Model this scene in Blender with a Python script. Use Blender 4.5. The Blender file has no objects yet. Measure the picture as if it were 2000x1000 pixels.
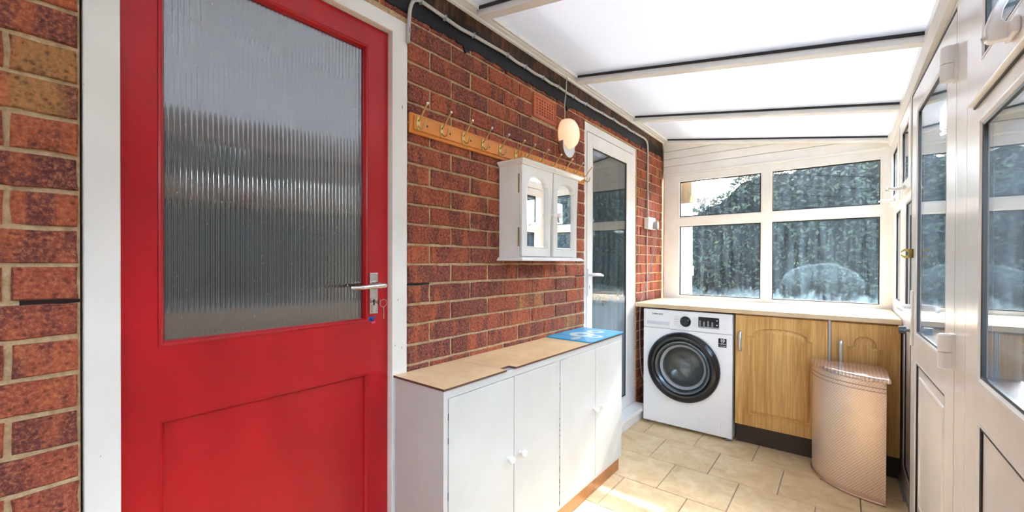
import bpy, bmesh, math, random
from mathutils import Vector, Matrix
random.seed(7)
R = math.radians
scene = bpy.context.scene
col = scene.collection

# ------------------------------------------------------------------ camera
FPX, YAW, PITCH, ROLL, CYP = 811.6033, .6727, -.0055, .0031, 517.139
cd = bpy.data.cameras.new('camera'); cam = bpy.data.objects.new('camera', cd); col.objects.link(cam)
fw = Vector((-math.sin(YAW)*math.cos(PITCH), math.cos(YAW)*math.cos(PITCH), math.sin(PITCH)))
rt = Vector((math.cos(YAW), math.sin(YAW), 0)); up = rt.cross(fw)
rt, up = rt*math.cos(ROLL)+up*math.sin(ROLL), up*math.cos(ROLL)-rt*math.sin(ROLL)
m = Matrix((rt, up, -fw)).transposed().to_4x4(); m.translation = Vector((1.254, 0, 1.187))
cam.matrix_world = m
cd.sensor_width = 36; cd.lens = 36*FPX/2000; cd.shift_y = (CYP-500)/2000
cd.clip_start = .02; cd.clip_end = 200
scene.camera = cam

# ------------------------------------------------------------------ light and exposure
w = bpy.data.worlds.new('sky'); scene.world = w; w.use_nodes = True
wn = w.node_tree; wn.nodes.clear()
wo = wn.nodes.new('ShaderNodeOutputWorld'); wb = wn.nodes.new('ShaderNodeBackground')
sk = wn.nodes.new('ShaderNodeTexSky'); sk.sky_type = 'NISHITA'; sk.sun_disc = False
sk.sun_elevation = R(40.6); sk.sun_rotation = R(5.5); sk.dust_density = 1.5; sk.air_density = 1.0
bw = wn.nodes.new('ShaderNodeRGBToBW'); mxs = wn.nodes.new('ShaderNodeMix'); mxs.data_type = 'RGBA'; mxs.inputs[0].default_value = .42   # thin high cloud greys the blue
wn.links.new(sk.outputs[0], bw.inputs[0]); wn.links.new(sk.outputs[0], mxs.inputs[6]); wn.links.new(bw.outputs[0], mxs.inputs[7])
wn.links.new(mxs.outputs[2], wb.inputs[0]); wb.inputs[1].default_value = .55
wn.links.new(wb.outputs[0], wo.inputs[0])
sl = bpy.data.lights.new('sun', 'SUN'); so = bpy.data.objects.new('sun', sl); col.objects.link(so)
sl.energy = 1.4; sl.angle = R(.6); sl.color = (1, .99, .98)
so.rotation_euler = Vector((-.096, -1, -.862)).to_track_quat('-Z', 'Y').to_euler()
so.location = (1.5, 12, 12)
scene.view_settings.view_transform = 'Standard'; scene.view_settings.look = 'None'
scene.view_settings.gamma = 1; scene.view_settings.use_curve_mapping = False
scene.view_settings.exposure = 3.38
scene.cycles.max_bounces = 14; scene.cycles.diffuse_bounces = 7
scene.cycles.glossy_bounces = 5; scene.cycles.transmission_bounces = 8; scene.cycles.transparent_max_bounces = 24
scene.cycles.sample_clamp_indirect = 6
scene.cycles.use_denoising = True

# ------------------------------------------------------------------ materials
def srgb(r, g, b):
    f = lambda c: (c/255/12.92) if c/255 <= .04045 else ((c/255+.055)/1.055)**2.4
    return (f(r), f(g), f(b), 1)
class Mt:
    def __init__(s, name, color=(.8,.8,.8,1), rough=.5, metal=0, spec=.5):
        s.m = bpy.data.materials.new(name); s.m.use_nodes = True; s.nt = s.m.node_tree
        s.b = s.nt.nodes['Principled BSDF']; s.out = s.nt.nodes['Material Output']
        s.set('Base Color', color); s.set('Roughness', rough); s.set('Metallic', metal); s.set('Specular IOR Level', spec)
    def set(s, k, v):
        i = s.b.inputs[k]
        if hasattr(v, 'links') or isinstance(v, bpy.types.NodeSocket): s.nt.links.new(v, i)
        else: i.default_value = v
    def n(s, t, **k):
        x = s.nt.nodes.new(t)
        for a, v in k.items(): setattr(x, a, v)
        return x
    def put(s, v, i):
        if isinstance(v, bpy.types.NodeSocket): s.nt.links.new(v, i)
        else: i.default_value = v
    def pos(s, scale=(1,1,1), kind='Position', rot=(0,0,0)):
        if kind == 'Position': o = s.n('ShaderNodeNewGeometry').outputs['Position']
        else: o = s.n('ShaderNodeTexCoord').outputs[kind]
        mp = s.n('ShaderNodeMapping'); s.put(o, mp.inputs['Vector']); mp.inputs['Scale'].default_value = scale; mp.inputs['Rotation'].default_value = rot
        return mp.outputs[0]
    def noise(s, scale, detail=3, vec=None, rough=.5, dist=0):
        x = s.n('ShaderNodeTexNoise'); x.inputs['Scale'].default_value = scale; x.inputs['Detail'].default_value = detail
        x.inputs['Roughness'].default_value = rough; x.inputs['Distortion'].default_value = dist
        s.put(vec if vec is not None else s.pos(), x.inputs['Vector']); return x.outputs['Fac']
    def vor(s, scale, vec=None, out='Distance'):
        x = s.n('ShaderNodeTexVoronoi'); x.inputs['Scale'].default_value = scale
        s.put(vec if vec is not None else s.pos(), x.inputs['Vector']); return x.outputs[out]
    def ramp(s, fac, stops, interp='LINEAR'):
        x = s.n('ShaderNodeValToRGB'); s.put(fac, x.inputs[0]); cr = x.color_ramp; cr.interpolation = interp
        while len(cr.elements) < len(stops): cr.elements.new(.5)
        for e, (p, c) in zip(cr.elements, stops):
            e.position = p; e.color = c if hasattr(c, '__len__') else (c, c, c, 1)
        return x.outputs[0]
    def mix(s, fac, a, b, mode='MIX'):
        x = s.n('ShaderNodeMix', data_type='RGBA', blend_type=mode)
        s.put(fac, x.inputs[0]); s.put(a, x.inputs[6]); s.put(b, x.inputs[7]); return x.outputs[2]
    def math(s, op, a, b=0.0, c=0.0):
        x = s.n('ShaderNodeMath', operation=op); s.put(a, x.inputs[0]); s.put(b, x.inputs[1])
        if op in ('MULTIPLY_ADD', 'SMOOTH_MIN', 'COMPARE'): s.put(c, x.inputs[2])
        return x.outputs[0]
    def sep(s, v):
        x = s.n('ShaderNodeSeparateXYZ'); s.put(v, x.inputs[0]); return x.outputs
    def bump(s, h, strength=.3, dist=.002):
        x = s.n('ShaderNodeBump'); s.put(h, x.inputs['Height']); x.inputs['Strength'].default_value = strength; x.inputs['Distance'].default_value = dist
        s.set('Normal', x.outputs[0]); return x
    def rnd(s): return s.n('ShaderNodeObjectInfo').outputs['Random']

def schlick(t, f0):                              # surface reflectance that is the same from both sides of a thin pane
    g = t.n('ShaderNodeNewGeometry'); d = t.n('ShaderNodeVectorMath', operation='DOT_PRODUCT')
    t.put(g.outputs['Normal'], d.inputs[0]); t.put(g.outputs['Incoming'], d.inputs[1])
    c = t.math('SUBTRACT', 1.0, t.math('ABSOLUTE', d.outputs['Value'])); c = t.math('POWER', t.math('MAXIMUM', c, 0.0), 5.0)
    return t.math('MULTIPLY_ADD', c, 1.0-f0, f0)
def simple(name, c, rough=.5, metal=0, spec=.5): return Mt(name, c, rough, metal, spec).m

def mat_brick():
    t = Mt('rustic_brick', rough=.85, spec=.25)
    rnd = t.rnd()
    base = t.ramp(rnd, [(0, srgb(166,88,62)), (.22, srgb(146,74,58)), (.42, srgb(120,66,60)), (.62, srgb(156,80,60)), (.82, srgb(134,70,60)), (.955, srgb(160,116,72))], 'CONSTANT')
    off = t.math('MULTIPLY', rnd, 37.0)
    cmb = t.n('ShaderNodeCombineXYZ'); t.put(off, cmb.inputs[0])
    ad = t.n('ShaderNodeVectorMath', operation='ADD'); t.put(t.pos(), ad.inputs[0]); t.put(cmb.outputs[0], ad.inputs[1])
    v = ad.outputs[0]
    vs = t.n('ShaderNodeVectorMath', operation='MULTIPLY'); t.put(v, vs.inputs[0]); vs.inputs[1].default_value = (1, 1.7, .35)   # kiln bands run up and down each brick
    n1 = t.noise(9, 2, vs.outputs[0], .5)
    c = t.mix(t.ramp(n1, [(.50, 0), (.58, .8)]), base, srgb(100,56,56))
    n4 = t.noise(14, 2, t.pos((1,1.4,.4)), .5)
    c = t.mix(t.ramp(n4, [(.55, 0), (.66, .75)]), c, srgb(174,94,64))
    n2 = t.noise(130, 3, v, .7)
    c = t.mix(t.ramp(n2, [(.48, 0), (.68, .6)]), c, srgb(206,132,88))
    c = t.mix(t.ramp(n2, [(.3, .5), (.44, 0)]), c, srgb(66,34,32))
    d = t.vor(75, v)
    c = t.mix(t.ramp(d, [(.12, .6), (.34, 0)]), c, srgb(84,44,38))
    t.set('Base Color', c)
    h = t.math('ADD', t.math('MULTIPLY', t.ramp(d, [(.1, 0), (.45, 1)]), .6), t.math('MULTIPLY', n2, .7))
    t.bump(h, .9, .005)
    return t.m
def mat_mortar():
    t = Mt('sandy_mortar', rough=.95, spec=.15)
    n = t.noise(60, 4, rough=.7)
    t.set('Base Color', t.ramp(n, [(.3, srgb(168,140,104)), (.7, srgb(214,186,146))]))
    t.bump(n, .7, .004); return t.m
def mat_red():
    t = Mt('red_gloss_paint', srgb(176,24,34), .32, 0, .4)
    n = t.noise(7, 3, t.pos((1,1,.4)))
    t.set('Base Color', t.ramp(n, [(.3, srgb(164,10,22)), (.7, srgb(186,18,30))]))
    t.bump(t.noise(160, 2, t.pos((1,1,.25))), .06, .001); t.set('Coat Weight', .1); t.set('Coat Roughness', .15); return t.m
def mat_painted_wood(name='white_painted_timber', c=(232,230,224), chips=.695, rough=.45):
    t = Mt(name, srgb(*c), rough, 0, .4)
    n = t.noise(38, 4, t.pos((1,1,.35)), .7)
    mm = t.ramp(n, [(chips, 0), (chips+.015, 1)])
    n2 = t.noise(5, 3)
    base = t.mix(t.ramp(n2, [(.4, 0), (.75, .35)]), srgb(*c), srgb(c[0]-22, c[1]-24, c[2]-30))
    t.set('Base Color', t.mix(mm, base, srgb(96,88,80)))
    t.bump(t.noise(90, 3, t.pos((1,1,.2))), .08, .001); return t.m
def mat_upvc(name='white_upvc', c=(238,238,236), rough=.22):
    t = Mt(name, srgb(*c), rough, 0, .5)
    n = t.noise(6, 3); t.set('Base Color', t.ramp(n, [(.35, srgb(c[0]-6,c[1]-7,c[2]-9)), (.6, srgb(*c))])); return t.m
def mat_tile():
    t = Mt('beige_floor_tile', rough=.38, spec=.4)
    off = t.n('ShaderNodeCombineXYZ'); t.put(t.math('MULTIPLY', t.rnd(), 50.0), off.inputs[2])
    ad = t.n('ShaderNodeVectorMath', operation='ADD'); t.put(t.pos(), ad.inputs[0]); t.put(off.outputs[0], ad.inputs[1])
    n = t.noise(9, 5, ad.outputs[0], .65, .6); n2 = t.noise(55, 3, ad.outputs[0], .6)
    c = t.ramp(n, [(.3, srgb(206,176,132)), (.5, srgb(222,196,154)), (.72, srgb(236,214,178))])
    c = t.mix(t.ramp(n2, [(.55, 0), (.75, .3)]), c, srgb(184,152,106))
    t.set('Base Color', c); t.bump(n2, .05, .001); return t.m
def mat_oak():
    t = Mt('light_oak_veneer', rough=.42, spec=.35)
    v = t.pos((14, 14, .9))
    n = t.noise(1.6, 5, v, .6, .5)
    f = t.noise(60, 2, t.pos((3, 3, .06)), .6)
    c = t.ramp(n, [(.3, srgb(180,134,70)), (.48, srgb(206,162,98)), (.6, srgb(216,174,110)), (.75, srgb(194,148,82))])
    c = t.mix(t.ramp(f, [(.4, .35), (.55, 0)]), c, srgb(150,102,50))
    t.set('Base Color', c); t.bump(f, .06, .001); return t.m
def mat_mottle(name, a, b, scale=12, rough=.35):
    t = Mt(name, rough=rough, spec=.4); n = t.noise(scale, 5, None, .65, .4)
    t.set('Base Color', t.ramp(n, [(.3, srgb(*a)), (.7, srgb(*b))])); return t.m
def mat_band():
    t = Mt('black_bitumen_paint', rough=.55, spec=.3)
    z = t.sep(t.pos())[2]
    n = t.noise(30, 4, t.pos((1,1,.25)), .7); n3 = t.noise(5, 3)
    zz = t.math('ADD', z, t.math('MULTIPLY', t.math('SUBTRACT', t.noise(6, 4), .5), .09))
    up_ = t.ramp(t.math('MULTIPLY', t.math('SUBTRACT', zz, 2.172), 20.0), [(.0, 0), (.35, 1)])
    br = t.ramp(n, [(.38, srgb(28,22,20)), (.55, srgb(88,56,38)), (.72, srgb(140,88,60))])
    t.set('Base Color', t.mix(up_, srgb(24,23,25), br)); t.bump(n, .5, .004); return t.m

def mat_glass(name, dirt=0.0, mode=None, refl=.05, tint=(.97,.99,.98,1)):
    t = Mt(name); nt = t.nt; nt.nodes.remove(t.b)
    tr = t.n('ShaderNodeBsdfTransparent'); tr.inputs[0].default_value = tint
    gl = t.n('ShaderNodeBsdfGlossy'); gl.inputs['Roughness'].default_value = .0
    mx = t.n('ShaderNodeMixShader'); t.put(schlick(t, refl), mx.inputs[0]); t.put(tr.outputs[0], mx.inputs[1]); t.put(gl.outputs[0], mx.inputs[2])
    last = mx.outputs[0]
    if dirt > 0:
        x, y, z = t.sep(t.pos())
        st = t.noise(1.0, 4, t.pos((28, 28, 1.6)), .65)            # runs down the glass
        cl = t.noise(4.5, 4, None, .6)
        sp = t.noise(120, 2, None, .5)
        fac = t.math('MULTIPLY', t.ramp(st, [(.36, .03), (.75, 1)]), t.ramp(cl, [(.25, .35), (.75, 1)]))
        fac = t.math('MULTIPLY', fac, dirt)
        fac = t.math('ADD', fac, t.math('MULTIPLY', t.ramp(sp, [(.70, 0), (.76, 1)]), dirt*.9))
        # splashes along the foot of the panes
        low = t.math('MULTIPLY', t.ramp(t.math('ADD', t.math('MULTIPLY', t.math('SUBTRACT', z, .91), 5.0), t.math('MULTIPLY', t.math('SUBTRACT', t.noise(14, 4, t.pos((1,1,.5)), .7), .5), 1.6)), [(0, 1), (.35, 0)]), dirt*2.2)
        fac = t.math('ADD', fac, low)
        if mode == 'arch':
            dx = t.math('DIVIDE', t.math('SUBTRACT', x, 1.13), .25)
            dz = t.math('DIVIDE', t.math('SUBTRACT', z, 1.02), .17)
            wob = t.math('MULTIPLY', t.math('SUBTRACT', t.noise(7, 3), .5), .35)
            rr = t.math('ADD', t.math('SQRT', t.math('ADD', t.math('MULTIPLY', dx, dx), t.math('MULTIPLY', dz, dz))), wob)
            inside = t.ramp(rr, [(.90, .40), (.975, 1), (1.0, 0)])
            above = t.ramp(t.math('MULTIPLY', t.math('SUBTRACT', z, 1.0), 10.0), [(0, 0), (1, 1)])
            grain = t.noise(16, 4, t.pos((1,1,6)), .7)
            fac = t.math('ADD', fac, t.math('MULTIPLY', t.math('MULTIPLY', inside, above), t.math('MULTIPLY', t.ramp(grain, [(.3, .3), (.7, 1)]), dirt*1.5)))
        if mode == 'haze':
            b = t.noise(1.0, 3, t.pos((1.5, 1.5, 22)), .6)
            fac = t.math('ADD', fac, t.math('MULTIPLY', t.ramp(b, [(.45, 0), (.6, 1)]), dirt*.7))
        df = t.n('ShaderNodeBsdfDiffuse'); df.inputs[0].default_value = (.62, .74, .80, 1)
        tl = t.n('ShaderNodeBsdfTranslucent'); tl.inputs[0].default_value = (.44, .68, .82, 1)
        m1 = t.n('ShaderNodeMixShader'); m1.inputs[0].default_value = .6; t.put(df.outputs[0], m1.inputs[1]); t.put(tl.outputs[0], m1.inputs[2])
        m2 = t.n('ShaderNodeMixShader'); t.put(t.math('MINIMUM', fac, .9), m2.inputs[0]); t.put(last, m2.inputs[1]); t.put(m1.outputs[0], m2.inputs[2])
        last = m2.outputs[0]
    nt.links.new(last, t.out.inputs[0]); return t.m
def mat_reeded():
    t = Mt('reeded_glass'); nt = t.nt; nt.nodes.remove(t.b)
    tr = t.n('ShaderNodeBsdfRefraction'); tr.inputs[0].default_value = (.55,.60,.60,1); tr.inputs['Roughness'].default_value = .02; tr.inputs['IOR'].default_value = 1.3
    gl = t.n('ShaderNodeBsdfGlossy'); gl.inputs['Roughness'].default_value = .06
    mx = t.n('ShaderNodeMixShader'); t.put(schlick(t, .30), mx.inputs[0]); t.put(tr.outputs[0], mx.inputs[1]); t.put(gl.outputs[0], mx.inputs[2])
    sp = t.noise(150, 2, None, .5); df = t.n('ShaderNodeBsdfDiffuse'); df.inputs[0].default_value = (.8,.8,.78,1)
    m2 = t.n('ShaderNodeMixShader'); t.put(t.math('ADD', t.ramp(sp, [(.72, 0), (.76, .5)]), .008), m2.inputs[0]); t.put(mx.outputs[0], m2.inputs[1]); t.put(df.outputs[0], m2.inputs[2])
    nt.links.new(m2.outputs[0], t.out.inputs[0]); return t.m
def mat_poly():
    t = Mt('multiwall_polycarbonate'); nt = t.nt; nt.nodes.remove(t.b)
    y = t.sep(t.pos())[1]
    wv = t.math('SINE', t.math('MULTIPLY', y, 2*math.pi/.016))
    n = t.noise(2.5, 3); n2 = t.noise(14, 3)
    lin = t.math('MULTIPLY_ADD', wv, .016, .31)
    spots = t.ramp(n2, [(.70, 1), (.80, .80)])
    lin = t.math('MULTIPLY', t.math('MULTIPLY', lin, spots), t.ramp(n, [(.3, .95), (.7, 1)]))
    cc = t.n('ShaderNodeCombineColor'); t.put(t.math('MULTIPLY', lin, .97), cc.inputs[0]); t.put(t.math('MULTIPLY', lin, .985), cc.inputs[1]); t.put(lin, cc.inputs[2])
    tl = t.n('ShaderNodeBsdfTranslucent'); t.put(cc.outputs[0], tl.inputs[0])
    df = t.n('ShaderNodeBsdfDiffuse'); df.inputs[0].default_value = (.90,.90,.90,1)
    tp = t.n('ShaderNodeBsdfTransparent'); tp.inputs[0].default_value = (.9,.93,.96,1)
    gl = t.n('ShaderNodeBsdfGlossy'); gl.inputs['Roughness'].default_value = .25
    m1 = t.n('ShaderNodeMixShader'); m1.inputs[0].default_value = .48; t.put(tl.outputs[0], m1.inputs[1]); t.put(df.outputs[0], m1.inputs[2])
    m2 = t.n('ShaderNodeMixShader'); m2.inputs[0].default_value = .06; t.put(m1.outputs[0], m2.inputs[1]); t.put(tp.outputs[0], m2.inputs[2])
    m3 = t.n('ShaderNodeMixShader'); m3.inputs[0].default_value = .05; t.put(m2.outputs[0], m3.inputs[1]); t.put(gl.outputs[0], m3.inputs[2])
    nt.links.new(m3.outputs[0], t.out.inputs[0]); return t.m
def mat_perforated():
    t = Mt('perforated_rose_steel', rough=.36, metal=.85, spec=.5)
    uv = t.n('ShaderNodeTexCoord').outputs['UV']; u, v, _ = t.sep(uv)
    p, h = .0135, .0078
    row = t.math('DIVIDE', v, h); ri = t.math('FLOOR', row)
    uu = t.math('ADD', t.math('DIVIDE', u, p), t.math('MULTIPLY', t.math('MODULO', ri, 2.0), .5))
    fu = t.math('MULTIPLY', t.math('SUBTRACT', t.math('FRACT', uu), .5), p)
    fv = t.math('MULTIPLY', t.math('SUBTRACT', t.math('FRACT', row), .5), h*1.15)
    r = t.math('SQRT', t.math('ADD', t.math('MULTIPLY', fu, fu), t.math('MULTIPLY', fv, fv)))
    dot = t.ramp(t.math('DIVIDE', r, .0052), [(.55, 1), (.75, 0)])
    edge = t.math('MULTIPLY', dot, t.math('GREATER_THAN', v, .03))
    t.set('Base Color', t.mix(edge, srgb(232,204,184), srgb(252,244,236)))
    t.set('Metallic', t.math('SUBTRACT', .85, t.math('MULTIPLY', edge, .6)))
    t.bump(edge, .25, .001); return t.m
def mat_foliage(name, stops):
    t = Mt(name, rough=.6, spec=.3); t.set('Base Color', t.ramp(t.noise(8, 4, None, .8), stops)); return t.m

M = dict(
    brick=mat_brick(), mortar=mat_mortar(), red=mat_red(), timber=mat_painted_wood(), upvc=mat_upvc(),
    upvc_cream=mat_upvc('cream_upvc', (238,241,241), .3), board=mat_upvc('white_cladding', (240,242,241), .35),
    tile=mat_tile(), grout=mat_mottle('grey_grout', (150,146,140), (176,170,160), 40, .9), oak=mat_oak(),
    laminate=mat_mottle('stone_laminate', (220,184,136), (242,214,172), 10, .3), lam_edge=simple('brown_laminate_edge', srgb(92,62,50), .6),
    worktop=mat_mottle('maple_worktop', (206,180,142), (220,198,164), 6, .3), cab=mat_painted_wood('old_white_cabinet_paint', (198,198,193), .74, .35),
    plinth_wood=mat_mottle('brown_timber_plinth', (146,92,48), (184,124,70), 7, .35), dark=simple('dark_brown_plinth', srgb(62,50,46), .45),
    black=simple('black_gasket', srgb(22,22,25), .5), band=mat_band(), chrome=simple('worn_chrome', srgb(212,212,208), .18, 1),
    brass=simple('polished_brass', srgb(206,178,120), .28, 1), oldbrass=simple('dull_brass', srgb(140,122,66), .4, 1),
    pine=mat_mottle('varnished_pine', (214,132,54), (232,152,72), 5, .28), pvc_grey=simple('grey_cable', srgb(186,184,180), .45),
    white_plastic=simple('white_plastic', srgb(238,238,236), .28), ceramic=simple('white_ceramic', srgb(245,243,240), .12),
    mirror=simple('mirror', (.9,.92,.92,1), .01, 1), clear=mat_glass('clear_glass', .02, 'haze'), dirty=mat_glass('dirty_glass', .03),
    smeared=mat_glass('smeared_glass', .042, 'arch'), hazy=mat_glass('lightly_dusty_glass', .025), streaky=mat_glass('streaky_door_glass', .16, None, .13), reeded=mat_reeded(), poly=mat_poly(),
    washer=simple('white_enamel', srgb(240,241,243), .22), washer2=simple('white_panel_plastic', srgb(236,237,240), .3),
    gloss_black=simple('gloss_black_plastic', srgb(20,22,26), .12), smoke=simple('smoky_chrome', srgb(96,104,112), .2, .9),
    drum=simple('drum_steel', srgb(150,152,150), .3, 1), grey=simple('grey_plastic', srgb(150,154,158), .35), lcd=simple('dark_display', srgb(14,15,18), .15),
    ink=simple('dark_print', srgb(50,52,58), .6), pale_ink=simple('pale_print', srgb(214,216,222), .6), perf=mat_perforated(),
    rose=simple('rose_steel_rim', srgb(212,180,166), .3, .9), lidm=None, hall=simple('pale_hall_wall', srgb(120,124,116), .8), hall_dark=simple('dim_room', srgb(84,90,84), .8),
    terracotta=mat_mottle('terracotta', (184,96,66), (204,116,82), 20, .8), hole=simple('dark_hole', srgb(40,20,16), .9),
    alu=simple('brushed_handle', srgb(206,206,202), .3, .9), blue_blob=simple('blue_sticker', srgb(30,90,170), .5), red_blob=simple('pink_sticker', srgb(225,70,95), .5),
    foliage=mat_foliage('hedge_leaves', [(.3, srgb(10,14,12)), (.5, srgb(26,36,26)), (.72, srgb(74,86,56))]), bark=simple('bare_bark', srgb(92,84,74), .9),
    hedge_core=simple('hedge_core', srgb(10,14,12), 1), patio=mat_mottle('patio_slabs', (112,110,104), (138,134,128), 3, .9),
    render=mat_mottle('house_render', (176,170,158), (196,190,178), 3, .9), pot=mat_mottle('flower_bed', (70,56,40), (104,86,60), 9, .9))
def mat_lid():
    t = Mt('ribbed_rose_steel_lid', rough=.25, metal=.8)
    x = t.sep(t.pos())[0]; s_ = t.math('SINE', t.math('MULTIPLY', x, 2*math.pi/.0155))
    t.set('Base Color', t.mix(t.ramp(s_, [(.2, 0), (.8, 1)]), srgb(214,190,182), srgb(238,224,218))); t.bump(s_, .3, .001); return t.m
M['lidm'] = mat_lid()
def mat_mat():
    t = Mt('blue_printed_cork_mat', rough=.3, spec=.5)
    x, y, z = t.sep(t.n('ShaderNodeTexCoord').outputs['Object'])
    def ring(cx, cy, rx, ry, a, b):
        dx = t.math('DIVIDE', t.math('SUBTRACT', x, cx), rx); dy = t.math('DIVIDE', t.math('SUBTRACT', y, cy), ry)
        r = t.math('SQRT', t.math('ADD', t.math('MULTIPLY', dx, dx), t.math('MULTIPLY', dy, dy)))
        return t.ramp(r, [(a-.05, 0), (a+.03, 1), (b-.03, 1), (b+.05, 0)])
    f = ring(-.01, -.03, .07, .075, .45, .95)
    f = t.math('MAXIMUM', f, ring(.005, .10, .05, .05, .45, .95))
    f = t.math('MAXIMUM', f, ring(.075, -.04, .045, .045, .45, .95))
    f = t.math('MAXIMUM', f, ring(.02, -.15, .02, .05, -.5, .9))
    n = t.noise(9, 3)
    c = t.ramp(n, [(.35, srgb(16,140,200)), (.7, srgb(70,180,225))])
    t.set('Base Color', t.mix(t.math('MULTIPLY', f, .85), c, srgb(224,224,214))); return t.m
M['mat'] = mat_mat()
def mat_shade():
    t = Mt('frosted_lamp_glass', srgb(250,232,208), .25); t.set('Subsurface Weight', 0.0)
    t.set('Emission Color', (1, .62, .32, 1)); t.set('Emission Strength', .06); t.set('Coat Weight', .5); return t.m
M['shade'] = mat_shade()

# ------------------------------------------------------------------ mesh helpers
def link(name, bm, mat, parent=None, loc=None, smooth=False, bevel=0, seg=2):
    me = bpy.data.meshes.new(name); bmesh.ops.recalc_face_normals(bm, faces=bm.faces)
    if smooth:
        for f in bm.faces: f.smooth = True
    bm.to_mesh(me); bm.free()
    me.materials.append(M[mat] if isinstance(mat, str) else mat)
    o = bpy.data.objects.new(name, me); col.objects.link(o)
    if parent: o.parent = parent
    if loc: o.location = loc
    if bevel:
        md = o.modifiers.new('bevel', 'BEVEL'); md.width = bevel; md.segments = seg; md.limit_method = 'ANGLE'; md.angle_limit = R(40)
        if smooth or seg > 1:
            for p in me.polygons: p.use_smooth = True
            md.harden_normals = True
    return o
def tag(o, label=None, cat=None, group=None, kind=None):
    if label: o['label'] = label
    if cat: o['category'] = cat
    if group: o['group'] = group
    if kind: o['kind'] = kind
    return o
def empty(name, loc=(0,0,0), rz=0, parent=None):
    o = bpy.data.objects.new(name, None); col.objects.link(o); o.location = loc; o.rotation_euler = (0, 0, rz)
    o.empty_display_size = .05
    if parent: o.parent = parent
    return o
def B(): return bmesh.new()
def box(bm, x0, x1, y0, y1, z0, z1):
    v = [bm.verts.new((x, y, z)) for x in (x0, x1) for y in (y0, y1) for z in (z0, z1)]
    for f in ((0,1,3,2), (4,6,7,5), (0,4,5,1), (2,3,7,6), (0,2,6,4), (1,5,7,3)): bm.faces.new([v[i] for i in f])
    return bm
def bx(*a): return box(B(), *a)
class Fr:                                     # a local frame: u along, v up, n towards the viewer's side
    def __init__(s, O, U, V, N): s.O, s.U, s.V, s.N = map(Vector, (O, U, V, N))
    def p(s, u, v, n=0): return s.O + s.U*u + s.V*v + s.N*n
def fbox(bm, F, u0, u1, v0, v1, n0, n1):
    v = [bm.verts.new(F.p(a, b, c)) for a in (u0, u1) for b in (v0, v1) for c in (n0, n1)]
    for f in ((0,1,3,2), (4,6,7,5), (0,4,5,1), (2,3,7,6), (0,2,6,4), (1,5,7,3)): bm.faces.new([v[i] for i in f])
    return bm
def plate(F, us, vs, holes, t, bm=None):      # flat slab with rectangular openings, face at n=0
    bm = bm or B(); cells = {}
    for i in range(len(us)-1):
        for j in range(len(vs)-1):
            uc, vc = (us[i]+us[i+1])/2, (vs[j]+vs[j+1])/2
            cells[i, j] = not any(a < uc < b and c < vc < d for a, b, c, d in holes)
    V = {}
    def g(i, j, k):
        if (i, j, k) not in V: V[i, j, k] = bm.verts.new(F.p(us[i], vs[j], -t*k))
        return V[i, j, k]
    for (i, j), ok in cells.items():
        if not ok: continue
        for k in (0, 1): bm.faces.new([g(i,j,k), g(i+1,j,k), g(i+1,j+1,k), g(i,j+1,k)])
        for (a, b, c, d), q in ((((i,j),(i+1,j),0,0), (i,j-1)), (((i,j+1),(i+1,j+1),0,0), (i,j+1)), (((i,j),(i,j+1),0,0), (i-1,j)), (((i+1,j),(i+1,j+1),0,0), (i+1,j))):
            if not cells.get(q, False): bm.faces.new([g(*a,0), g(*b,0), g(*b,1), g(*a,1)])
    return bm
def auto_plate(F, u0, u1, v0, v1, holes, t):
    us = sorted({u0, u1} | {h[0] for h in holes} | {h[1] for h in holes}); vs = sorted({v0, v1} | {h[2] for h in holes} | {h[3] for h in holes})
    return plate(F, [round(a, 5) for a in us], [round(a, 5) for a in vs], holes, t)
def ring(bm, F, u0, u1, v0, v1, prof):        # closed profile (inset, n) swept round a rectangle
    L = []
    for su, sv in ((0,0), (1,0), (1,1), (0,1)):
        L.append([bm.verts.new(F.p(u1-d if su else u0+d, v1-d if sv else v0+d, n)) for d, n in prof])
    k = len(prof)
    for c in range(4):
        for i in range(k): bm.faces.new([L[c][i], L[c][(i+1)%k], L[(c+1)%4][(i+1)%k], L[(c+1)%4][i]])
    return bm
def prism(bm, F, pts, n0, n1):
    a = [bm.verts.new(F.p(u, v, n0)) for u, v in pts]; b = [bm.verts.new(F.p(u, v, n1)) for u, v in pts]
    bm.faces.new(a); bm.faces.new(b[::-1])
    for i in range(len(pts)):
        j = (i+1) % len(pts); bm.faces.new([a[i], b[i], b[j], a[j]])
    return bm
def tube(bm, pts, r, n=10, cap=True):
    pts = [Vector(p) for p in pts]; rs = r if hasattr(r, '__len__') else [r]*len(pts); rings = []; up0 = None
    for i, p in enumerate(pts):
        d = (pts[min(i+1, len(pts)-1)] - pts[max(i-1, 0)]).normalized()
        if up0 is None: up0 = d.orthogonal().normalized()
        up0 = (up0 - d*up0.dot(d)).normalized(); s = d.cross(up0)
        rings.append([bm.verts.new(p + (up0*math.cos(a) + s*math.sin(a))*rs[i]) for a in (2*math.pi*k/n for k in range(n))])
    for a, b in zip(rings, rings[1:]):
        for k in range(n): bm.faces.new([a[k], a[(k+1)%n], b[(k+1)%n], b[k]])
    if cap: bm.faces.new(rings[0][::-1]); bm.faces.new(rings[-1])
    return bm
def spline(pts, n=6):
    P = [Vector(p) for p in pts]; P = [P[0]*2-P[1]] + P + [P[-1]*2-P[-2]]; out = []
    for i in range(1, len(P)-2):
        for k in range(n):
            t = k/n; a, b, c, d = P[i-1:i+3]
            out.append(.5*((2*b) + (c-a)*t + (2*a-5*b+4*c-d)*t*t + (3*b-a-3*c+d)*t**3))
    return out + [P[-2]]
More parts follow.
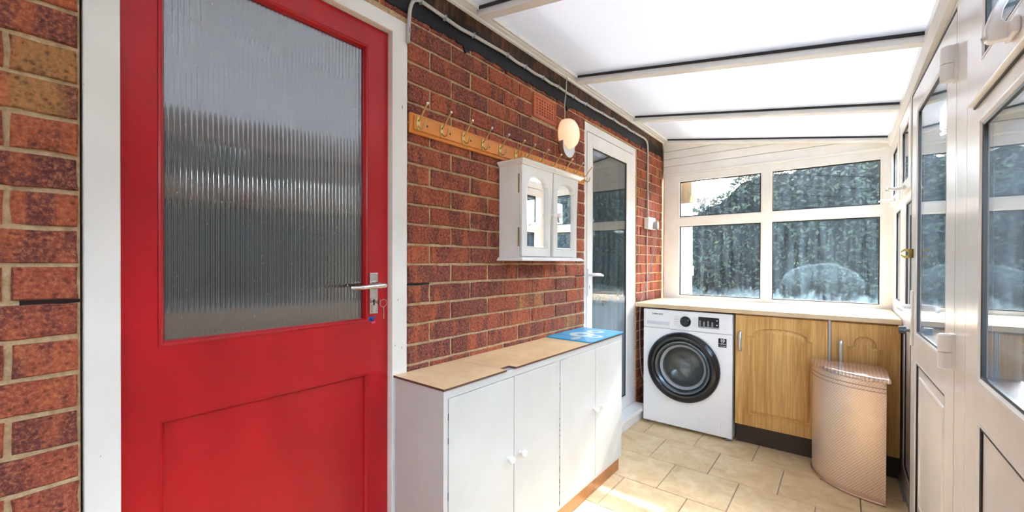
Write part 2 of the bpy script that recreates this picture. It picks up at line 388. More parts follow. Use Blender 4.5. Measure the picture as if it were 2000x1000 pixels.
def lathe(bm, F, prof, n=32, u=0, v=0):       # prof: (radius, n) revolved about the frame's n axis at u, v
    L = []
    for r, h in prof:
        if r < 1e-6: L.append([bm.verts.new(F.p(u, v, h))])
        else: L.append([bm.verts.new(F.p(u+r*math.cos(a), v+r*math.sin(a), h)) for a in (2*math.pi*k/n for k in range(n))])
    for a, b in zip(L, L[1:]):
        for k in range(n):
            q = [a[k % len(a)], a[(k+1) % len(a)], b[(k+1) % len(b)], b[k % len(b)]]; s = []
            [s.append(x) for x in q if x not in s]
            if len(s) > 2: bm.faces.new(s)
    return bm
def text(name, s, size, F, u, v, n, mat, parent, bold=0):
    c = bpy.data.curves.new(name, 'FONT'); c.body = s; c.size = size; c.extrude = .0002; c.align_x = 'CENTER'; c.align_y = 'CENTER'; c.offset = bold; c.resolution_u = 2
    o = bpy.data.objects.new(name, c); col.objects.link(o)
    me = bpy.data.meshes.new_from_object(o); bpy.data.objects.remove(o)
    me.materials.clear(); me.materials.append(M[mat])
    mw = Matrix((F.U, F.V, F.N)).transposed().to_4x4(); mw.translation = F.p(u, v, n); me.transform(mw); me.name = name
    o = bpy.data.objects.new(name, me); col.objects.link(o); o.parent = parent; return o
def copy_tree(o, parent=None):
    kids = [c for c in col.objects if c.parent == o]
    c = o.copy(); col.objects.link(c); c.parent = parent
    for k in kids: copy_tree(k, c)
    return c

FL = Fr((0,0,0), (0,1,0), (0,0,1), (1,0,0))          # left wall: u=y, v=z, n=x
FR = Fr((1.51,0,0), (0,1,0), (0,0,1), (-1,0,0))      # right wall: u=y, v=z, n towards the room
FF = Fr((0,3.70,0), (1,0,0), (0,0,1), (0,-1,0))      # far wall: u=x
FN = Fr((0,-2.4,0), (1,0,0), (0,0,1), (0,1,0))       # wall behind the camera
ROOF = lambda x: 2.265 - .165*x

# ------------------------------------------------------------------ floor
fl = link('floor', bx(-.1, 1.6, -2.45, 3.78, -.08, -.008), 'grout'); tag(fl, 'tiled floor of beige staggered square tiles', 'floor', kind='structure')
TY0, TS = 2.84, .327
for r in range(-17, 3):
    y0 = TY0 + r*TS - TS + TS
    off = {0: .167, -1: .33, -2: .49, -3: .313, 1: .0}.get(r, .167 + .167*((r*2) % 3)/1.0*.33)
    x = off - .333*6
    while x < 1.51:
        a, b = max(x+.0025, -.03), min(x+.3305, 1.508); c, d = max(y0+.0025, -2.4), min(y0+TS-.0025, 3.70)
        if b-a > .02 and d-c > .02:
            link('tile', box(B(), a, b, c, d, -.02, -.0005+random.uniform(-.0004,.0004)), 'tile', fl, bevel=.0015, seg=1)
        x += .333

# ------------------------------------------------------------------ left wall
wl = link('wall_left', auto_plate(Fr((-.007,0,0), (0,1,0), (0,0,1), (1,0,0)), -2.45, 3.76, 0, 2.9, [(.118, .956, 0, 2.06), (2.30, 3.132, .0, 2.075)], .10), 'mortar')
tag(wl, 'left wall of rustic red brick with sandy mortar joints', 'wall', kind='structure')
def brick_shape(bm, y0, y1, z0, z1, front=0.0):
    cy_, cz_ = (y0+y1)/2, (z0+z1)/2; hy, hz = (y1-y0)/2, (z1-z0)/2
    ny = max(2, int((y1-y0)/.04)); pts = []
    for i in range(ny+1): pts.append((-hy+2*hy*i/ny, -hz))
    pts.append((hy, 0))
    for i in range(ny+1): pts.append((hy-2*hy*i/ny, hz))
    pts.append((-hy, 0))
    j = lambda s: random.uniform(-s, s)
    P = [(a+j(.0018), b+j(.0016)) for a, b in pts]
    tilt = j(.002)
    f = [bm.verts.new((front+j(.001)+tilt*a/hy, cy_+a*(1-.006/hy*.6), cz_+b*(1-.004/hz*.6))) for a, b in P]
    g = [bm.verts.new((front-.0035, cy_+a, cz_+b)) for a, b in P]; h = [bm.verts.new((front-.012, cy_+a, cz_+b)) for a, b in P]
    c = bm.verts.new((front+.0008+j(.001), cy_+j(.02), cz_))
    n = len(P)
    for i in range(n):
        k = (i+1) % n
        bm.faces.new([f[i], f[k], c]); bm.faces.new([g[i], g[k], f[k], f[i]]); bm.faces.new([h[i], h[k], g[k], g[i]])
def rows(y0, y1, ja, jb, shift=0.0):
    out = []
    for jj in range(ja, jb+1):
        z0 = 1.179+.075*jj+.005; z1 = z0+.065
        k = -40 + (0 if jj % 2 == 0 else 1); base = 1.065+shift
        while base+.1125*k < y1:
            a, b = base+.1125*k+.005, base+.1125*(k+2)-.005
            a, b = max(a, y0+.004), min(b, y1-.004)
            if b-a > .03: out.append((a, b, z0, z1, jj))
            k += 2
    return out
vis = rows(-.22, .118, -8, 13, -.033) + rows(.956, 2.297, -7, 11) + rows(3.134, 3.70, -15, 12) + [q for q in rows(.20, 2.297, 12, 12)] 
hid = rows(-2.45, -.22, -15, 13, -.033) + rows(-.22, .118, -15, -9, -.033) + rows(.956, 2.297, -15, -8)
bmh = B()
for lst, single in ((vis, True), (hid, False)):
    for a, b, z0, z1, jj in lst:
        if b > 1.744 and a < 1.957 and z1 > 1.944 and z0 < 2.068 :      # air brick opening
            segs = [s for s in ((a, 1.739), (1.962, b)) if s[1]-s[0] > .02]
        else: segs = [(a, b)]
        for s in segs:
            if single: bm = B(); brick_shape(bm, s[0], s[1], z0, z1); link('brick', bm, 'brick', wl)
            else: brick_shape(bmh, s[0], s[1], z0, z1)
tag(link('brickwork', bmh, 'brick', wl), kind='stuff')
for a, b in ((2.30, 2.50), (2.51, 2.73), (2.74, 2.96), (2.97, 3.13)):
    bm = B(); brick_shape(bm, a, b, 2.083, 2.12, .002); link('brick', bm, 'brick', wl)
# thin dark strips on the mortar, painting the shade inside open cracks
for n_, (a, b, z, h) in enumerate(((.956, 1.065, 1.104, .007), (2.19, 2.30, 1.106, .005), (.035, .118, 1.104, .011))):
    bm = B(); pts = [(a, z-h/2), ((a+b)/2, z-h*.6), (b, z-h*.3), (b, z+h*.3), ((a+b)/2+.01, z+h*.4), (a, z+h/2)]
    prism(bm, FL, pts, -.0068, -.0045); link('crack_shade_strip', bm, 'hole', wl)
# black painted band with a ragged edge
bm = B(); lo = []; y = .70
while y < 3.70: lo.append(y); y += random.uniform(.012, .04)
lo.append(3.698)
zb = lambda y: 2.097 + (max(0, y-2.2)*.012) + random.uniform(-.005, .004) - (.03 if random.random() < .03 else 0)
A = [bm.verts.new((.0045, y, zb(y))) for y in lo]; A2 = [bm.verts.new((-.004, y, v.co.z)) for y, v in zip(lo, A)]
T = [bm.verts.new((.0045, y, 2.246)) for y in lo]; T2 = [bm.verts.new((-.004, y, 2.246)) for y in lo]
for i in range(len(lo)-1):
    bm.faces.new([A[i], A[i+1], T[i+1], T[i]]); bm.faces.new([A2[i], A2[i+1], A[i+1], A[i]]); bm.faces.new([T[i], T[i+1], T2[i+1], T2[i]])
link('painted_band', bm, 'band', wl)
bm = B(); y = .2
lo2 = [y+.03*i for i in range(17)]
link('painted_band', bx(-.004, .003, .13, .70, 2.12, 2.246), 'band', wl)

# ------------------------------------------------------------------ red door
d1 = empty('door_1', (0, .125, 0)); tag(d1, 'red painted door with a tall reeded glass pane and white timber frame', 'door', kind='structure')
def inv(o): return (-o.location.x, -o.location.y, -o.location.z)
L0 = inv(d1)
f = auto_plate(Fr((.004,0,0), (0,1,0), (0,0,1), (1,0,0)), .122, .952, .0, 2.058, [(.180, .888, .012, 2.004)], .095)
link('door_frame', f, 'timber', d1, L0, bevel=.003)
bm = B(); fbox(bm, FL, .176, .892, 0.0, .012, -.09, .012); link('threshold', bm, 'timber', d1, L0)
XD = -.022
FD = Fr((XD,0,0), (0,1,0), (0,0,1), (1,0,0))
leaf = link('door_leaf', auto_plate(FD, .1805, .8875, .014, 2.003, [(.249, .808, .982, 1.928), (.251, .812, .20, .804)], .042), 'red', d1, L0, bevel=.0015)
bm = B(); ring(bm, FD, .249, .808, .982, 1.928, [(0,-.030), (0,.0015), (.004,.004), (.008,.001), (.012,-.008), (.012,-.014), (.014,-.030)])
link('glazing_bead', bm, 'red', leaf)
bm = B(); ring(bm, FD, .251, .812, .20, .804, [(0,-.03), (0,-.001), (.004,-.001), (.010,-.010), (.012,-.018), (.012,-.03)])
fbox(bm, FD, .262, .801, .211, .793, -.03, -.016); link('lower_panel', bm, 'red', leaf)
# reeded glass, one rib every 11.5 mm
bm = B(); y0, y1, z0, z1 = .262, .796, .994, 1.916; pitch = .0115; nr = int((y1-y0)/pitch); S = 8; pr = []
for i in range(nr*S+1):
    t = i/S; pr.append((y0+(y1-y0)*i/(nr*S), XD-.016+.0012*abs(math.sin(math.pi*t))**.75))
a = [bm.verts.new((x, y, z0)) for y, x in pr]; b = [bm.verts.new((x, y, z1)) for y, x in pr]
for i in range(len(pr)-1): bm.faces.new([a[i], a[i+1], b[i+1], b[i]])
a = [bm.verts.new(v.co) for v in a]; b = [bm.verts.new(v.co) for v in b]      # separate edge verts keep the rib shading upright
c = [bm.verts.new((XD-.0205, y, z)) for y, z in ((y0,z0), (y1,z0), (y1,z1), (y0,z1))]
bm.faces.new([c[0], c[3], c[2], c[1]]); bm.faces.new([c[0], c[1]] + a[::-1]); bm.faces.new([c[2], c[3]] + b)
bm.faces.new([c[0], a[0], b[0], c[3]]); bm.faces.new([c[1], c[2], b[-1], a[-1]])
for f_ in bm.faces: f_.smooth = len(f_.verts) == 4 and abs(f_.calc_center_median().x-(XD-.0150)) < .0012
link('reeded_glass_pane', bm, 'reeded', leaf)
# lever handle on its long plate
hp = link('handle_plate', bx(XD, XD+.004, .813, .845, 1.008, 1.150), 'chrome', leaf, bevel=.0015)
FH = Fr((XD+.004,.829,1.107), (0,1,0), (0,0,1), (1,0,0))
bm = B(); lathe(bm, FH, [(.0,0), (.015,0), (.015,.006), (.010,.012), (.009,.045), (.0,.047)], 20); link('spindle_boss', bm, 'chrome', leaf, smooth=True)
bm = B(); tube(bm, spline([(XD+.046,.845,1.107), (XD+.050,.829,1.107), (XD+.054,.79,1.106), (XD+.056,.75,1.104), (XD+.05,.715,1.104)], 5), [.0085]*8+[.0075]*8+[.006]*5, 10); link('lever', bm, 'chrome', leaf, smooth=True)
bm = B(); lathe(bm, FL, [(0,XD+.0042), (.0045,XD+.0042), (.0045,XD+.0048), (0,XD+.0048)], 12, .829, 1.053); fbox(bm, FL, .8268, .8312, 1.037, 1.052, XD+.0042, XD+.0047); link('keyhole', bm, 'hole', leaf)
for yy, zz in ((.819,1.143), (.839,1.143), (.819,1.016), (.839,1.016)):
    bm = B(); lathe(bm, FL, [(0,XD+.0042), (.0025,XD+.0042), (.0022,XD+.0052), (0,XD+.0052)], 8, yy, zz); link('screw', bm, 'grey', leaf)
bm = B()
for yy, zz, r in ((.815,.992,.006), (.823,.990,.007), (.831,.994,.005), (.820,.984,.005)): lathe(bm, FL, [(0,XD+.0003), (r,XD+.0003), (r,XD+.001), (0,XD+.001)], 9, yy, zz)
link('sticker_scrap', bm, 'blue_blob', leaf)
bm = B()
for yy, zz, r in ((.826,.977,.004), (.833,.978,.004)): lathe(bm, FL, [(0,XD+.0003), (r,XD+.0003), (r,XD+.001), (0,XD+.001)], 8, yy, zz)
link('sticker_scrap', bm, 'red_blob', leaf)
# keys
ky = empty('key_ring', (XD+.012, .832, 1.05)); tag(ky, 'small silver key ring with a key left in the lock of the red door', 'keys')
L1 = inv(ky)
bm = B(); box(bm, XD+.003, XD+.03, .8288, .8302, 1.045, 1.053); box(bm, XD+.024, XD+.040, .8285, .8305, 1.042, 1.058); link('key', bm, 'chrome', ky, L1)
bm = B(); tube(bm, [(XD+.040+.002*math.sin(t), .842+.013*math.cos(t), 1.046+.013*math.sin(t)) for t in (2*math.pi*k/24 for k in range(25))], .0011, 6, False); link('ring', bm, 'chrome', ky, L1)
bm = B(); tube(bm, [(XD+.040, .843, 1.034), (XD+.040, .844, 1.018), (XD+.040, .8435, .992)], [.0022,.0012,.0018], 6); link('key', bm, 'chrome', ky, L1)

# rooms behind the two house doors
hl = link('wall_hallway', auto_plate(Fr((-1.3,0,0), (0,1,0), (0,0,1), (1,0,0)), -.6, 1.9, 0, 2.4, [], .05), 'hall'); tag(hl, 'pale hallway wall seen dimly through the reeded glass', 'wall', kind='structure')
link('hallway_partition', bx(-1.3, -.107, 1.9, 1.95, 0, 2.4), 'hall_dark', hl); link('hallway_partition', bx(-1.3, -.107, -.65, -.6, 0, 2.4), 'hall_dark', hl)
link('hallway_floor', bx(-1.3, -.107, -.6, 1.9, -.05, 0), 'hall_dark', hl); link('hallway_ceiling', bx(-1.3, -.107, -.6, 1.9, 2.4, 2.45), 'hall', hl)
lt = bpy.data.lights.new('hall_fill_light', 'POINT'); lt.energy = .1; lt.color = (.9,1,.95); lt.shadow_soft_size = .3; lo_ = bpy.data.objects.new('hall_fill_light', lt); lo_.location = (-.95, -.2, 2.1); col.objects.link(lo_)  # unseen fill light added to brighten the hall behind the reeded glass
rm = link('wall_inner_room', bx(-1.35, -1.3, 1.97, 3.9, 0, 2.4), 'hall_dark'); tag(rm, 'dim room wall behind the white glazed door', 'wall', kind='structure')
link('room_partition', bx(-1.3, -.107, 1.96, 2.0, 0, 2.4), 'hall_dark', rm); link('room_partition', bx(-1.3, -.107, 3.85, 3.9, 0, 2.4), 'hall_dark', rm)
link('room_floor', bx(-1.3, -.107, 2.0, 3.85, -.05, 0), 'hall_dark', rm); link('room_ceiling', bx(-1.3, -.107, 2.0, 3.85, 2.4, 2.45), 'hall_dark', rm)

# ------------------------------------------------------------------ glazed units
BEAD = [(0,-.043), (0,.0005), (.003,.0005), (.011,-.004), (.011,-.043)]
GASK = [(-.001,-.0665), (.0108,-.044), (.0108,-.003), (.0165,-.0045), (.0165,-.0665)]
def opening(F, h, glass, parent, loc, frame_mat='upvc', pane_name='pane', gask=True, n=0.0, depth=1.0):
    lim = lambda P: [(d, max(q, -.018) if depth < 1 else q) for d, q in P]
    G = Fr(F.p(0,0,n), F.U, F.V, F.N)
    bm = B(); ring(bm, G, *h, lim(BEAD)); link('glazing_bead', bm, frame_mat, parent, loc)
    if gask: bm = B(); ring(bm, G, *h, lim(GASK)); link('gasket', bm, 'black', parent, loc)
    bm = B(); fbox(bm, G, h[0]+.014, h[1]-.014, h[2]+.014, h[3]-.014, -.012, -.008); link(pane_name, bm, glass, parent, loc)
def sash(F, o, h, glass, parent, loc, mat='upvc', n=.016):
    G = Fr(F.p(0,0,n), F.U, F.V, F.N)
    s = link('sash', auto_plate(G, *o, [h], n+.03), mat, parent, loc, bevel=.004)
    opening(G, h, glass, s, None, mat); return s

# far window with four panes
w1 = empty('window_1', (.78, 3.70, .89)); tag(w1, 'white far window of four dusty panes above the worktop', 'window', kind='structure'); L0 = inv(w1)
far = [(.141,.766,.902,1.512,'dirty'), (.821,1.456,.902,1.512,'smeared'), (.141,.766,1.572,1.893,'hazy'), (.821,1.456,1.572,1.893,'hazy')]
link('window_frame', auto_plate(FF, .02, 1.53, .86, 1.945, [h[:4] for h in far], .030), 'upvc_cream', w1, L0, bevel=.002)
for h in far: opening(FF, h[:4], h[4], w1, L0, 'upvc_cream', depth=.4)
# shallow raised edges on mullion, transom and head, as on the real profile
bm = B(); fbox(bm, FF, .03, 1.50, 1.945, 1.962, -.03, .012); link('head_bead', bm, 'upvc_cream', w1, L0, bevel=.004)
bm = B(); fbox(bm, FF, .787, .800, .902, 1.893, 0, .003); link('mullion_ridge', bm, 'upvc_cream', w1, L0, bevel=.0015)
# far wall: cladding boards up to the sloping roof, panel below the window
wf = link('wall_far', bx(-.05, 1.6, 3.705, 3.765, 0, .86), 'upvc_cream'); tag(wf, 'far end wall with white boards over the window', 'wall', kind='structure')
for a, b in ((1.962, 2.028), (2.028, 2.094), (2.094, 2.160), (2.160, 2.262)):
    bm = B(); x1 = lambda z: min(1.53, (2.255-z)/.165)
    lo_z, hi_z = a, b-.0025
    pts = [(.012, lo_z), (x1(lo_z), lo_z), (max(x1(hi_z), .02), hi_z), (.012, hi_z)] if hi_z < 2.25 else [(.012, lo_z), (x1(lo_z), lo_z), (.03, 2.25), (.012, 2.25)]
    prism(bm, FF, pts, -.05, .006); link('cladding_board', bm, 'board', wf, bevel=.003)
prism_b = B(); prism(prism_b, FF, [(-.05,1.94), (1.6,1.94), (1.6,1.99), (-.05,2.262)], -.06, -.052); link('backing_board', prism_b, 'board', wf)

# right wall units
wr = link('wall_right', auto_plate(FR, -2.45, 3.76, -.02, 2.0, [(-1.22,-.28,.02,1.955), (-2.18,-1.24,.02,1.955), (-.26,.68,.02,1.955), (.70,1.62,.02,1.955), (1.74,2.585,.0,1.955), (2.61,3.64,.02,1.955)], .07), 'upvc')
tag(wr, 'right glazed wall with white posts and solid lower panels', 'wall', kind='structure')
def handle_rod(F, u, v, n, parent, loc):
    h = link('window_handle', fbox(B(), F, u-.045, u+.02, v-.012, v+.012, n, n+.012), 'white_plastic', parent, loc, bevel=.004)
    bm = B(); tube(bm, [F.p(u, v, n+.008), F.p(u, v+.001, n+.04), F.p(u-.01, v+.004, n+.062)], [.010,.0085,.0075], 10); link('lever', bm, 'white_plastic', h, smooth=True)
    bm = B(); tube(bm, [F.p(u, v-.002, n+.058), F.p(u+.004, v-.004, n+.072)], [.0045,.005], 8); link('catch', bm, 'alu', h, smooth=True)
def handle_cockspur(F, u, v, n, parent, loc):
    base = link('window_handle', fbox(B(), F, u-.04, u+.02, v-.018, v+.010, n, n+.010), 'white_plastic', parent, loc, bevel=.004)
    # blade in the plane facing the camera, with a raised curved grip
    pts = [(.004,-.016), (.030,-.017), (.036,-.013), (.0375,.006), (.036,.018), (.030,.038), (.023,.052), (.017,.064), (.0105,.069), (.0065,.066), (.0065,.058), (.012,.046), (.0175,.032), (.018,.020), (.014,.0135), (.004,.012)]
    bm = B(); NV = 1
    a = [bm.verts.new(F.p(u-.009-max(0, q[1])*.45, v+q[1], n+q[0])) for q in pts]; b = [bm.verts.new(F.p(u+.009-max(0, q[1])*.45, v+q[1], n+q[0])) for q in pts]
    bm.faces.new(a); bm.faces.new(b[::-1])
    for i in range(len(pts)): j = (i+1) % len(pts); bm.faces.new([a[i], b[i], b[j], a[j]])
    link('lever', bm, 'white_plastic', base, bevel=.004, seg=3)
    bm = B(); tube(bm, [F.p(u, v-.006, n+.036), F.p(u, v-.007, n+.041)], [.0045,.004], 8); link('catch', bm, 'alu', base, smooth=True)
# unit beyond the door: two narrow bays
w2 = empty('window_2', (1.51, 3.08, 0)); tag(w2, 'white two bay window between the glazed door and the far corner', 'window', kind='structure'); L0 = inv(w2)
low = [(2.72,3.03,.955,1.512), (3.24,3.54,.955,1.512)]; pan = [(2.72,3.03,.10,.86), (3.24,3.54,.10,.86)]; fan = [(2.68,3.07,1.575,1.925), (3.20,3.58,1.575,1.925)]
link('window_frame', auto_plate(FR, 2.61, 3.64, .02, 1.955, low+pan+fan, .066), 'upvc', w2, L0, bevel=.002)
for h in low: opening(FR, h, 'clear', w2, L0)
for h in pan: opening(FR, h, 'upvc', w2, L0, pane_name='lower_panel')
for k, (o, h) in enumerate((((2.645,3.105,1.545,1.95),(2.72,3.03,1.595,1.885)), ((3.165,3.615,1.545,1.95),(3.24,3.54,1.595,1.885)))):
    s = sash(FR, o, h, 'clear', w2, L0); handle_rod(FR, (o[0]+o[1])/2, 1.568, .016, s, None)
# units on the near side of the door
for k, (a, b, nm, lb) in enumerate(((.70, 1.62, 'window_3', 'white window nearest the right edge with a raised handle on its top sash'), (-.26, .68, 'window_4', 'white window beside the camera, out of view'), (-1.22, -.28, 'window_5', 'white window behind the camera, nearer one'), (-2.18, -1.24, 'window_6', 'white window behind the camera, farthest one'))):
    w3 = empty(nm, (1.51, (a+b)/2, 0)); tag(w3, lb, 'window', kind='structure'); L0 = inv(w3)
    o = (a+.095, b-.095, 1.575, 1.95); gh = (a+.13, b-.13, .902, 1.535); ph = (a+.13, b-.13, .10, .805)
    link('window_frame', auto_plate(FR, a, b, .02, 1.955, [gh, ph, (o[0]+.035, o[1]-.035, 1.60, 1.925)], .066), 'upvc', w3, L0, bevel=.003)
    opening(FR, gh, 'clear', w3, L0); opening(FR, ph, 'upvc', w3, L0, pane_name='lower_panel')
    s = sash(FR, o, (o[0]+.085, o[1]-.14, 1.645, 1.885), 'clear', w3, L0)
    bm = B(); ring(bm, FR, *o, [(-.004,0), (-.004,.004), (0,.004), (0,0)]); link('gasket', bm, 'black', s)
    handle_cockspur(FR, (o[0]+o[1])/2-.005, 1.612, .016, s, None)
# glazed back door, slightly ajar
d3 = empty('door_3', (1.51, 1.75, 0)); tag(d3, 'white glazed back door standing very slightly ajar on white flag hinges', 'door', kind='structure'); L0 = inv(d3)
link('door_frame', auto_plate(FR, 1.742, 2.583, -.0, 1.955, [(1.757, 2.568, .03, 1.935)], .066), 'upvc', d3, L0, bevel=.002)
lf = empty('door_leaf', (1.512-1.51, 1.748-1.75, 0), R(1.3), d3)
FDL = Fr((-.001,0,0), (0,1,0), (0,0,1), (-1,0,0))
gh, ph = (.135, .70, .885, 1.84), (.135, .70, .12, .775)
link('leaf_frame', auto_plate(FDL, .012, .815, .035, 1.93, [gh, ph], .05), 'upvc', lf, bevel=.004)
bm = B(); ring(bm, FDL, *gh, BEAD); link('glazing_bead', bm, 'upvc', lf)
bm = B(); ring(bm, FDL, *gh, GASK); link('gasket', bm, 'black', lf)
bm = B(); fbox(bm, FDL, .149, .686, .899, 1.826, -.012, -.008); link('pane', bm, 'clear', lf)
bm = B(); ring(bm, FDL, *ph, BEAD); link('glazing_bead', bm, 'upvc', lf)
bm = B(); ring(bm, FDL, *ph, GASK); link('gasket', bm, 'black', lf)
bm = B(); fbox(bm, FDL, .149, .686, .134, .761, -.03, -.009); ring(bm, FDL, .19, .645, .175, .72, [(0,-.010), (.004,-.005), (.012,-.004), (.016,-.005), (.020,-.010)]); link('lower_panel', bm, 'upvc', lf)
bm = B(); ring(bm, FDL, .012, .815, .035, 1.93, [(-.007,-.03), (-.007,.0008), (-.0002,.0008), (-.0002,-.03)]); link('gasket', bm, 'black', lf)
bm = B(); fbox(bm, FDL, .745, .775, .83, 1.07, 0, .008); link('handle_plate', bm, 'white_plastic', lf, bevel=.003)
bm = B(); tube(bm, spline([FDL.p(.76,1.0,.006), FDL.p(.76,1.0,.04), FDL.p(.745,1.0,.052), FDL.p(.69,.998,.050), FDL.p(.655,.992,.044)], 4), [.010]*5+[.009]*8+[.008]*4, 10); link('lever', bm, 'white_plastic', lf, smooth=True)
bm = B(); tube(bm, [FDL.p(.775,.893,.004), FDL.p(.775,.893,.022)], .006, 10); tube(bm, [FDL.p(.775,.893,.020), FDL.p(.775,.893,.045)], [.018,.017], 14); link('thumb_turn', bm, 'smoke', lf, smooth=False, bevel=.002)
FB = Fr(FDL.p(.765,1.232,0), (-1,0,0), (0,0,1), (0,-1,0))
bm = B(); c_ = [(.0,-.02), (.030,-.02), (.040,-.010), (.040,-.004)] + [(.030+.011*math.cos(t)-.004, .011*math.sin(t)) for t in [R(-35-k*36) for k in range(9)]] + [(.040,.004), (.040,.010), (.030,.02), (.0,.02)]
prism(bm, FB, c_, -.0015, .0015); fbox(bm, FDL, .757, .775, 1.212, 1.252, 0, .002); link('catch_plate', bm, 'oldbrass', lf)
for z in (1.718, .878):
    hg = link('hinge', bx(-.012, .004, -.012, .022, z, z+.105), 'white_plastic', lf, bevel=.003)
    FZ = Fr((-.022,.0,0), (1,0,0), (0,1,0), (0,0,1))
    bm = B(); lathe(bm, FZ, [(0,z+.052), (.0165,z+.052), (.0165,z+.1), (.013,z+.104), (0,z+.104)], 18); link('knuckle', bm, 'white_plastic', hg, smooth=False)
    bm = B(); lathe(bm, FZ, [(0,z+.001), (.013,z+.001), (.0165,z+.005), (.0165,z+.050), (0,z+.050)], 18); link('knuckle', bm, 'white_plastic', hg, smooth=False)
# eaves beam
bm = B(); prism(bm, Fr((0,-2.45,0), (1,0,0), (0,0,1), (0,1,0)), [(1.492,1.955), (1.60,1.955), (1.60,ROOF(1.60)-.004), (1.478,ROOF(1.478)-.004), (1.478,1.985)], 0, 6.22)
ev = link('trim_1', bm, 'upvc_cream'); tag(ev, 'cream eaves beam along the top of the right glazed wall', 'trim', kind='structure')

# near wall behind the camera
wn_ = link('wall_near', auto_plate(FN, .0, 1.51, -.02, 1.955, [], .06), 'upvc'); tag(wn_, 'white end wall behind the camera', 'wall', kind='structure')
bm = B(); prism(bm, FN, [(.0,1.955), (1.51,1.955), (1.50,2.01), (.0,2.255)], -.05, 0); link('gable_panel', bm, 'board', wn_)

# ------------------------------------------------------------------ roof
ce = empty('ceiling', (0,0,2.2)); tag(ce, 'sloping translucent ribbed roof on cream glazing bars', 'ceiling', kind='structure'); L0 = inv(ce)
bars = [-2.4, -2.06, -1.22, -.38, .46, 1.30, 2.12, 2.955, 3.70]
for a, b in zip(bars, bars[1:]):
    bm = B(); box(bm, -.0, 1.66, a+.004, b-.004, 0, 1)
    for v in bm.verts: v.co.z = ROOF(v.co.x) + (.016 if v.co.z > .5 else 0)
    link('roof_panel', bm, 'poly', ce, L0)
FC = lambda y: Fr((0,y,0), (1,0,0), (0,0,1), (0,1,0))
def barpts(lo, hi, x0=.045, x1=1.50): return [(x0, ROOF(x0)+lo), (x1, ROOF(x1)+lo), (x1, ROOF(x1)+hi), (x0, ROOF(x0)+hi)]
for y in bars:
    e = y == 3.70; y_ = 3.672 if e else (-2.372 if y == -2.4 else y)
    bm = B(); prism(bm, FC(y_), barpts(-.036, -.0015), -.024, .024); link('glazing_bar', bm, 'upvc_cream', ce, L0, bevel=.004)
    for s in (-.0285, .0285):
        if (e and s > 0) or (y == -2.4 and s < 0): continue
        bm = B(); prism(bm, FC(y_+s), barpts(-.011, -.001), -.0045, .0045); link('gasket', bm, 'black', ce, L0)
    bm = B(); prism(bm, FC(y_), barpts(.018, .04, 0, 1.65), -.03, .03); link('capping_bar', bm, 'upvc_cream', ce, L0)
# wall plate along the brick wall, a stepped profile
bm = B(); prism(bm, Fr((0,-2.4,0), (1,0,0), (0,0,1), (0,1,0)), [(.001,2.238), (.018,2.238), (.022,2.243), (.040,2.243), (.046,2.252), (.046,ROOF(.046)-.003), (.001,ROOF(.001)-.003)], 0, 6.10)
link('wall_plate', bm, 'upvc_cream', ce, L0)
yb = bars
for a, b in zip(bars, bars[1:]):
    a2 = a+.03; b2 = b-.03 if b < 3.6 else 3.645
    bm = B(); prism(bm, Fr((0,a2,0), (1,0,0), (0,0,1), (0,1,0)), [(.0465,2.2445), (.062,2.2395), (.066,ROOF(.066)-.002), (.0465,ROOF(.0465)-.002)], 0, b2-a2); link('plate_bead', bm, 'board', ce, L0)

# ------------------------------------------------------------------ second door in the brick wall
d2 = empty('door_2', (0, 2.715, 0)); tag(d2, 'white glazed door in the brick wall behind the low cabinet', 'door', kind='structure'); L0 = inv(d2)
F2 = Fr((-.012,0,0), (0,1,0), (0,0,1), (1,0,0))
link('door_frame', auto_plate(F2, 2.302, 3.130, .06, 2.072, [(2.35, 3.075, .11, 2.02)], .09), 'upvc', d2, L0, bevel=.003)
G2 = Fr((-.004,0,0), (0,1,0), (0,0,1), (1,0,0)); h2 = (2.405, 2.955, .19, 1.935)
lf2 = link('door_leaf', auto_plate(G2, 2.338, 3.062, .115, 2.012, [h2], .05), 'upvc', d2, L0, bevel=.004)
opening(G2, h2, 'streaky', lf2, None)
bm = B(); fbox(bm, FL, 2.335, 2.365, .98, 1.15, -.004, .006); hp2 = link('handle_plate', bm, 'white_plastic', lf2, bevel=.003)
bm = B(); tube(bm, spline([(.0,2.35,1.112), (.035,2.35,1.112), (.045,2.37,1.112), (.046,2.42,1.110), (.040,2.465,1.104)], 4), [.011]*5+[.010]*8+[.008]*4, 10); link('lever', bm, 'white_plastic', lf2, smooth=True)
bm = B(); fbox(bm, FL, 2.348, 2.354, 1.02, 1.045, .006, .0065); link('keyhole', bm, 'hole', lf2)
bm = B(); fbox(bm, FL, 2.302, 3.14, .075, .105, -.06, .085); fbox(bm, FL, 2.31, 3.13, .0, .076, -.05, .060); link('door_sill', bm, 'upvc', d2, L0, bevel=.003)

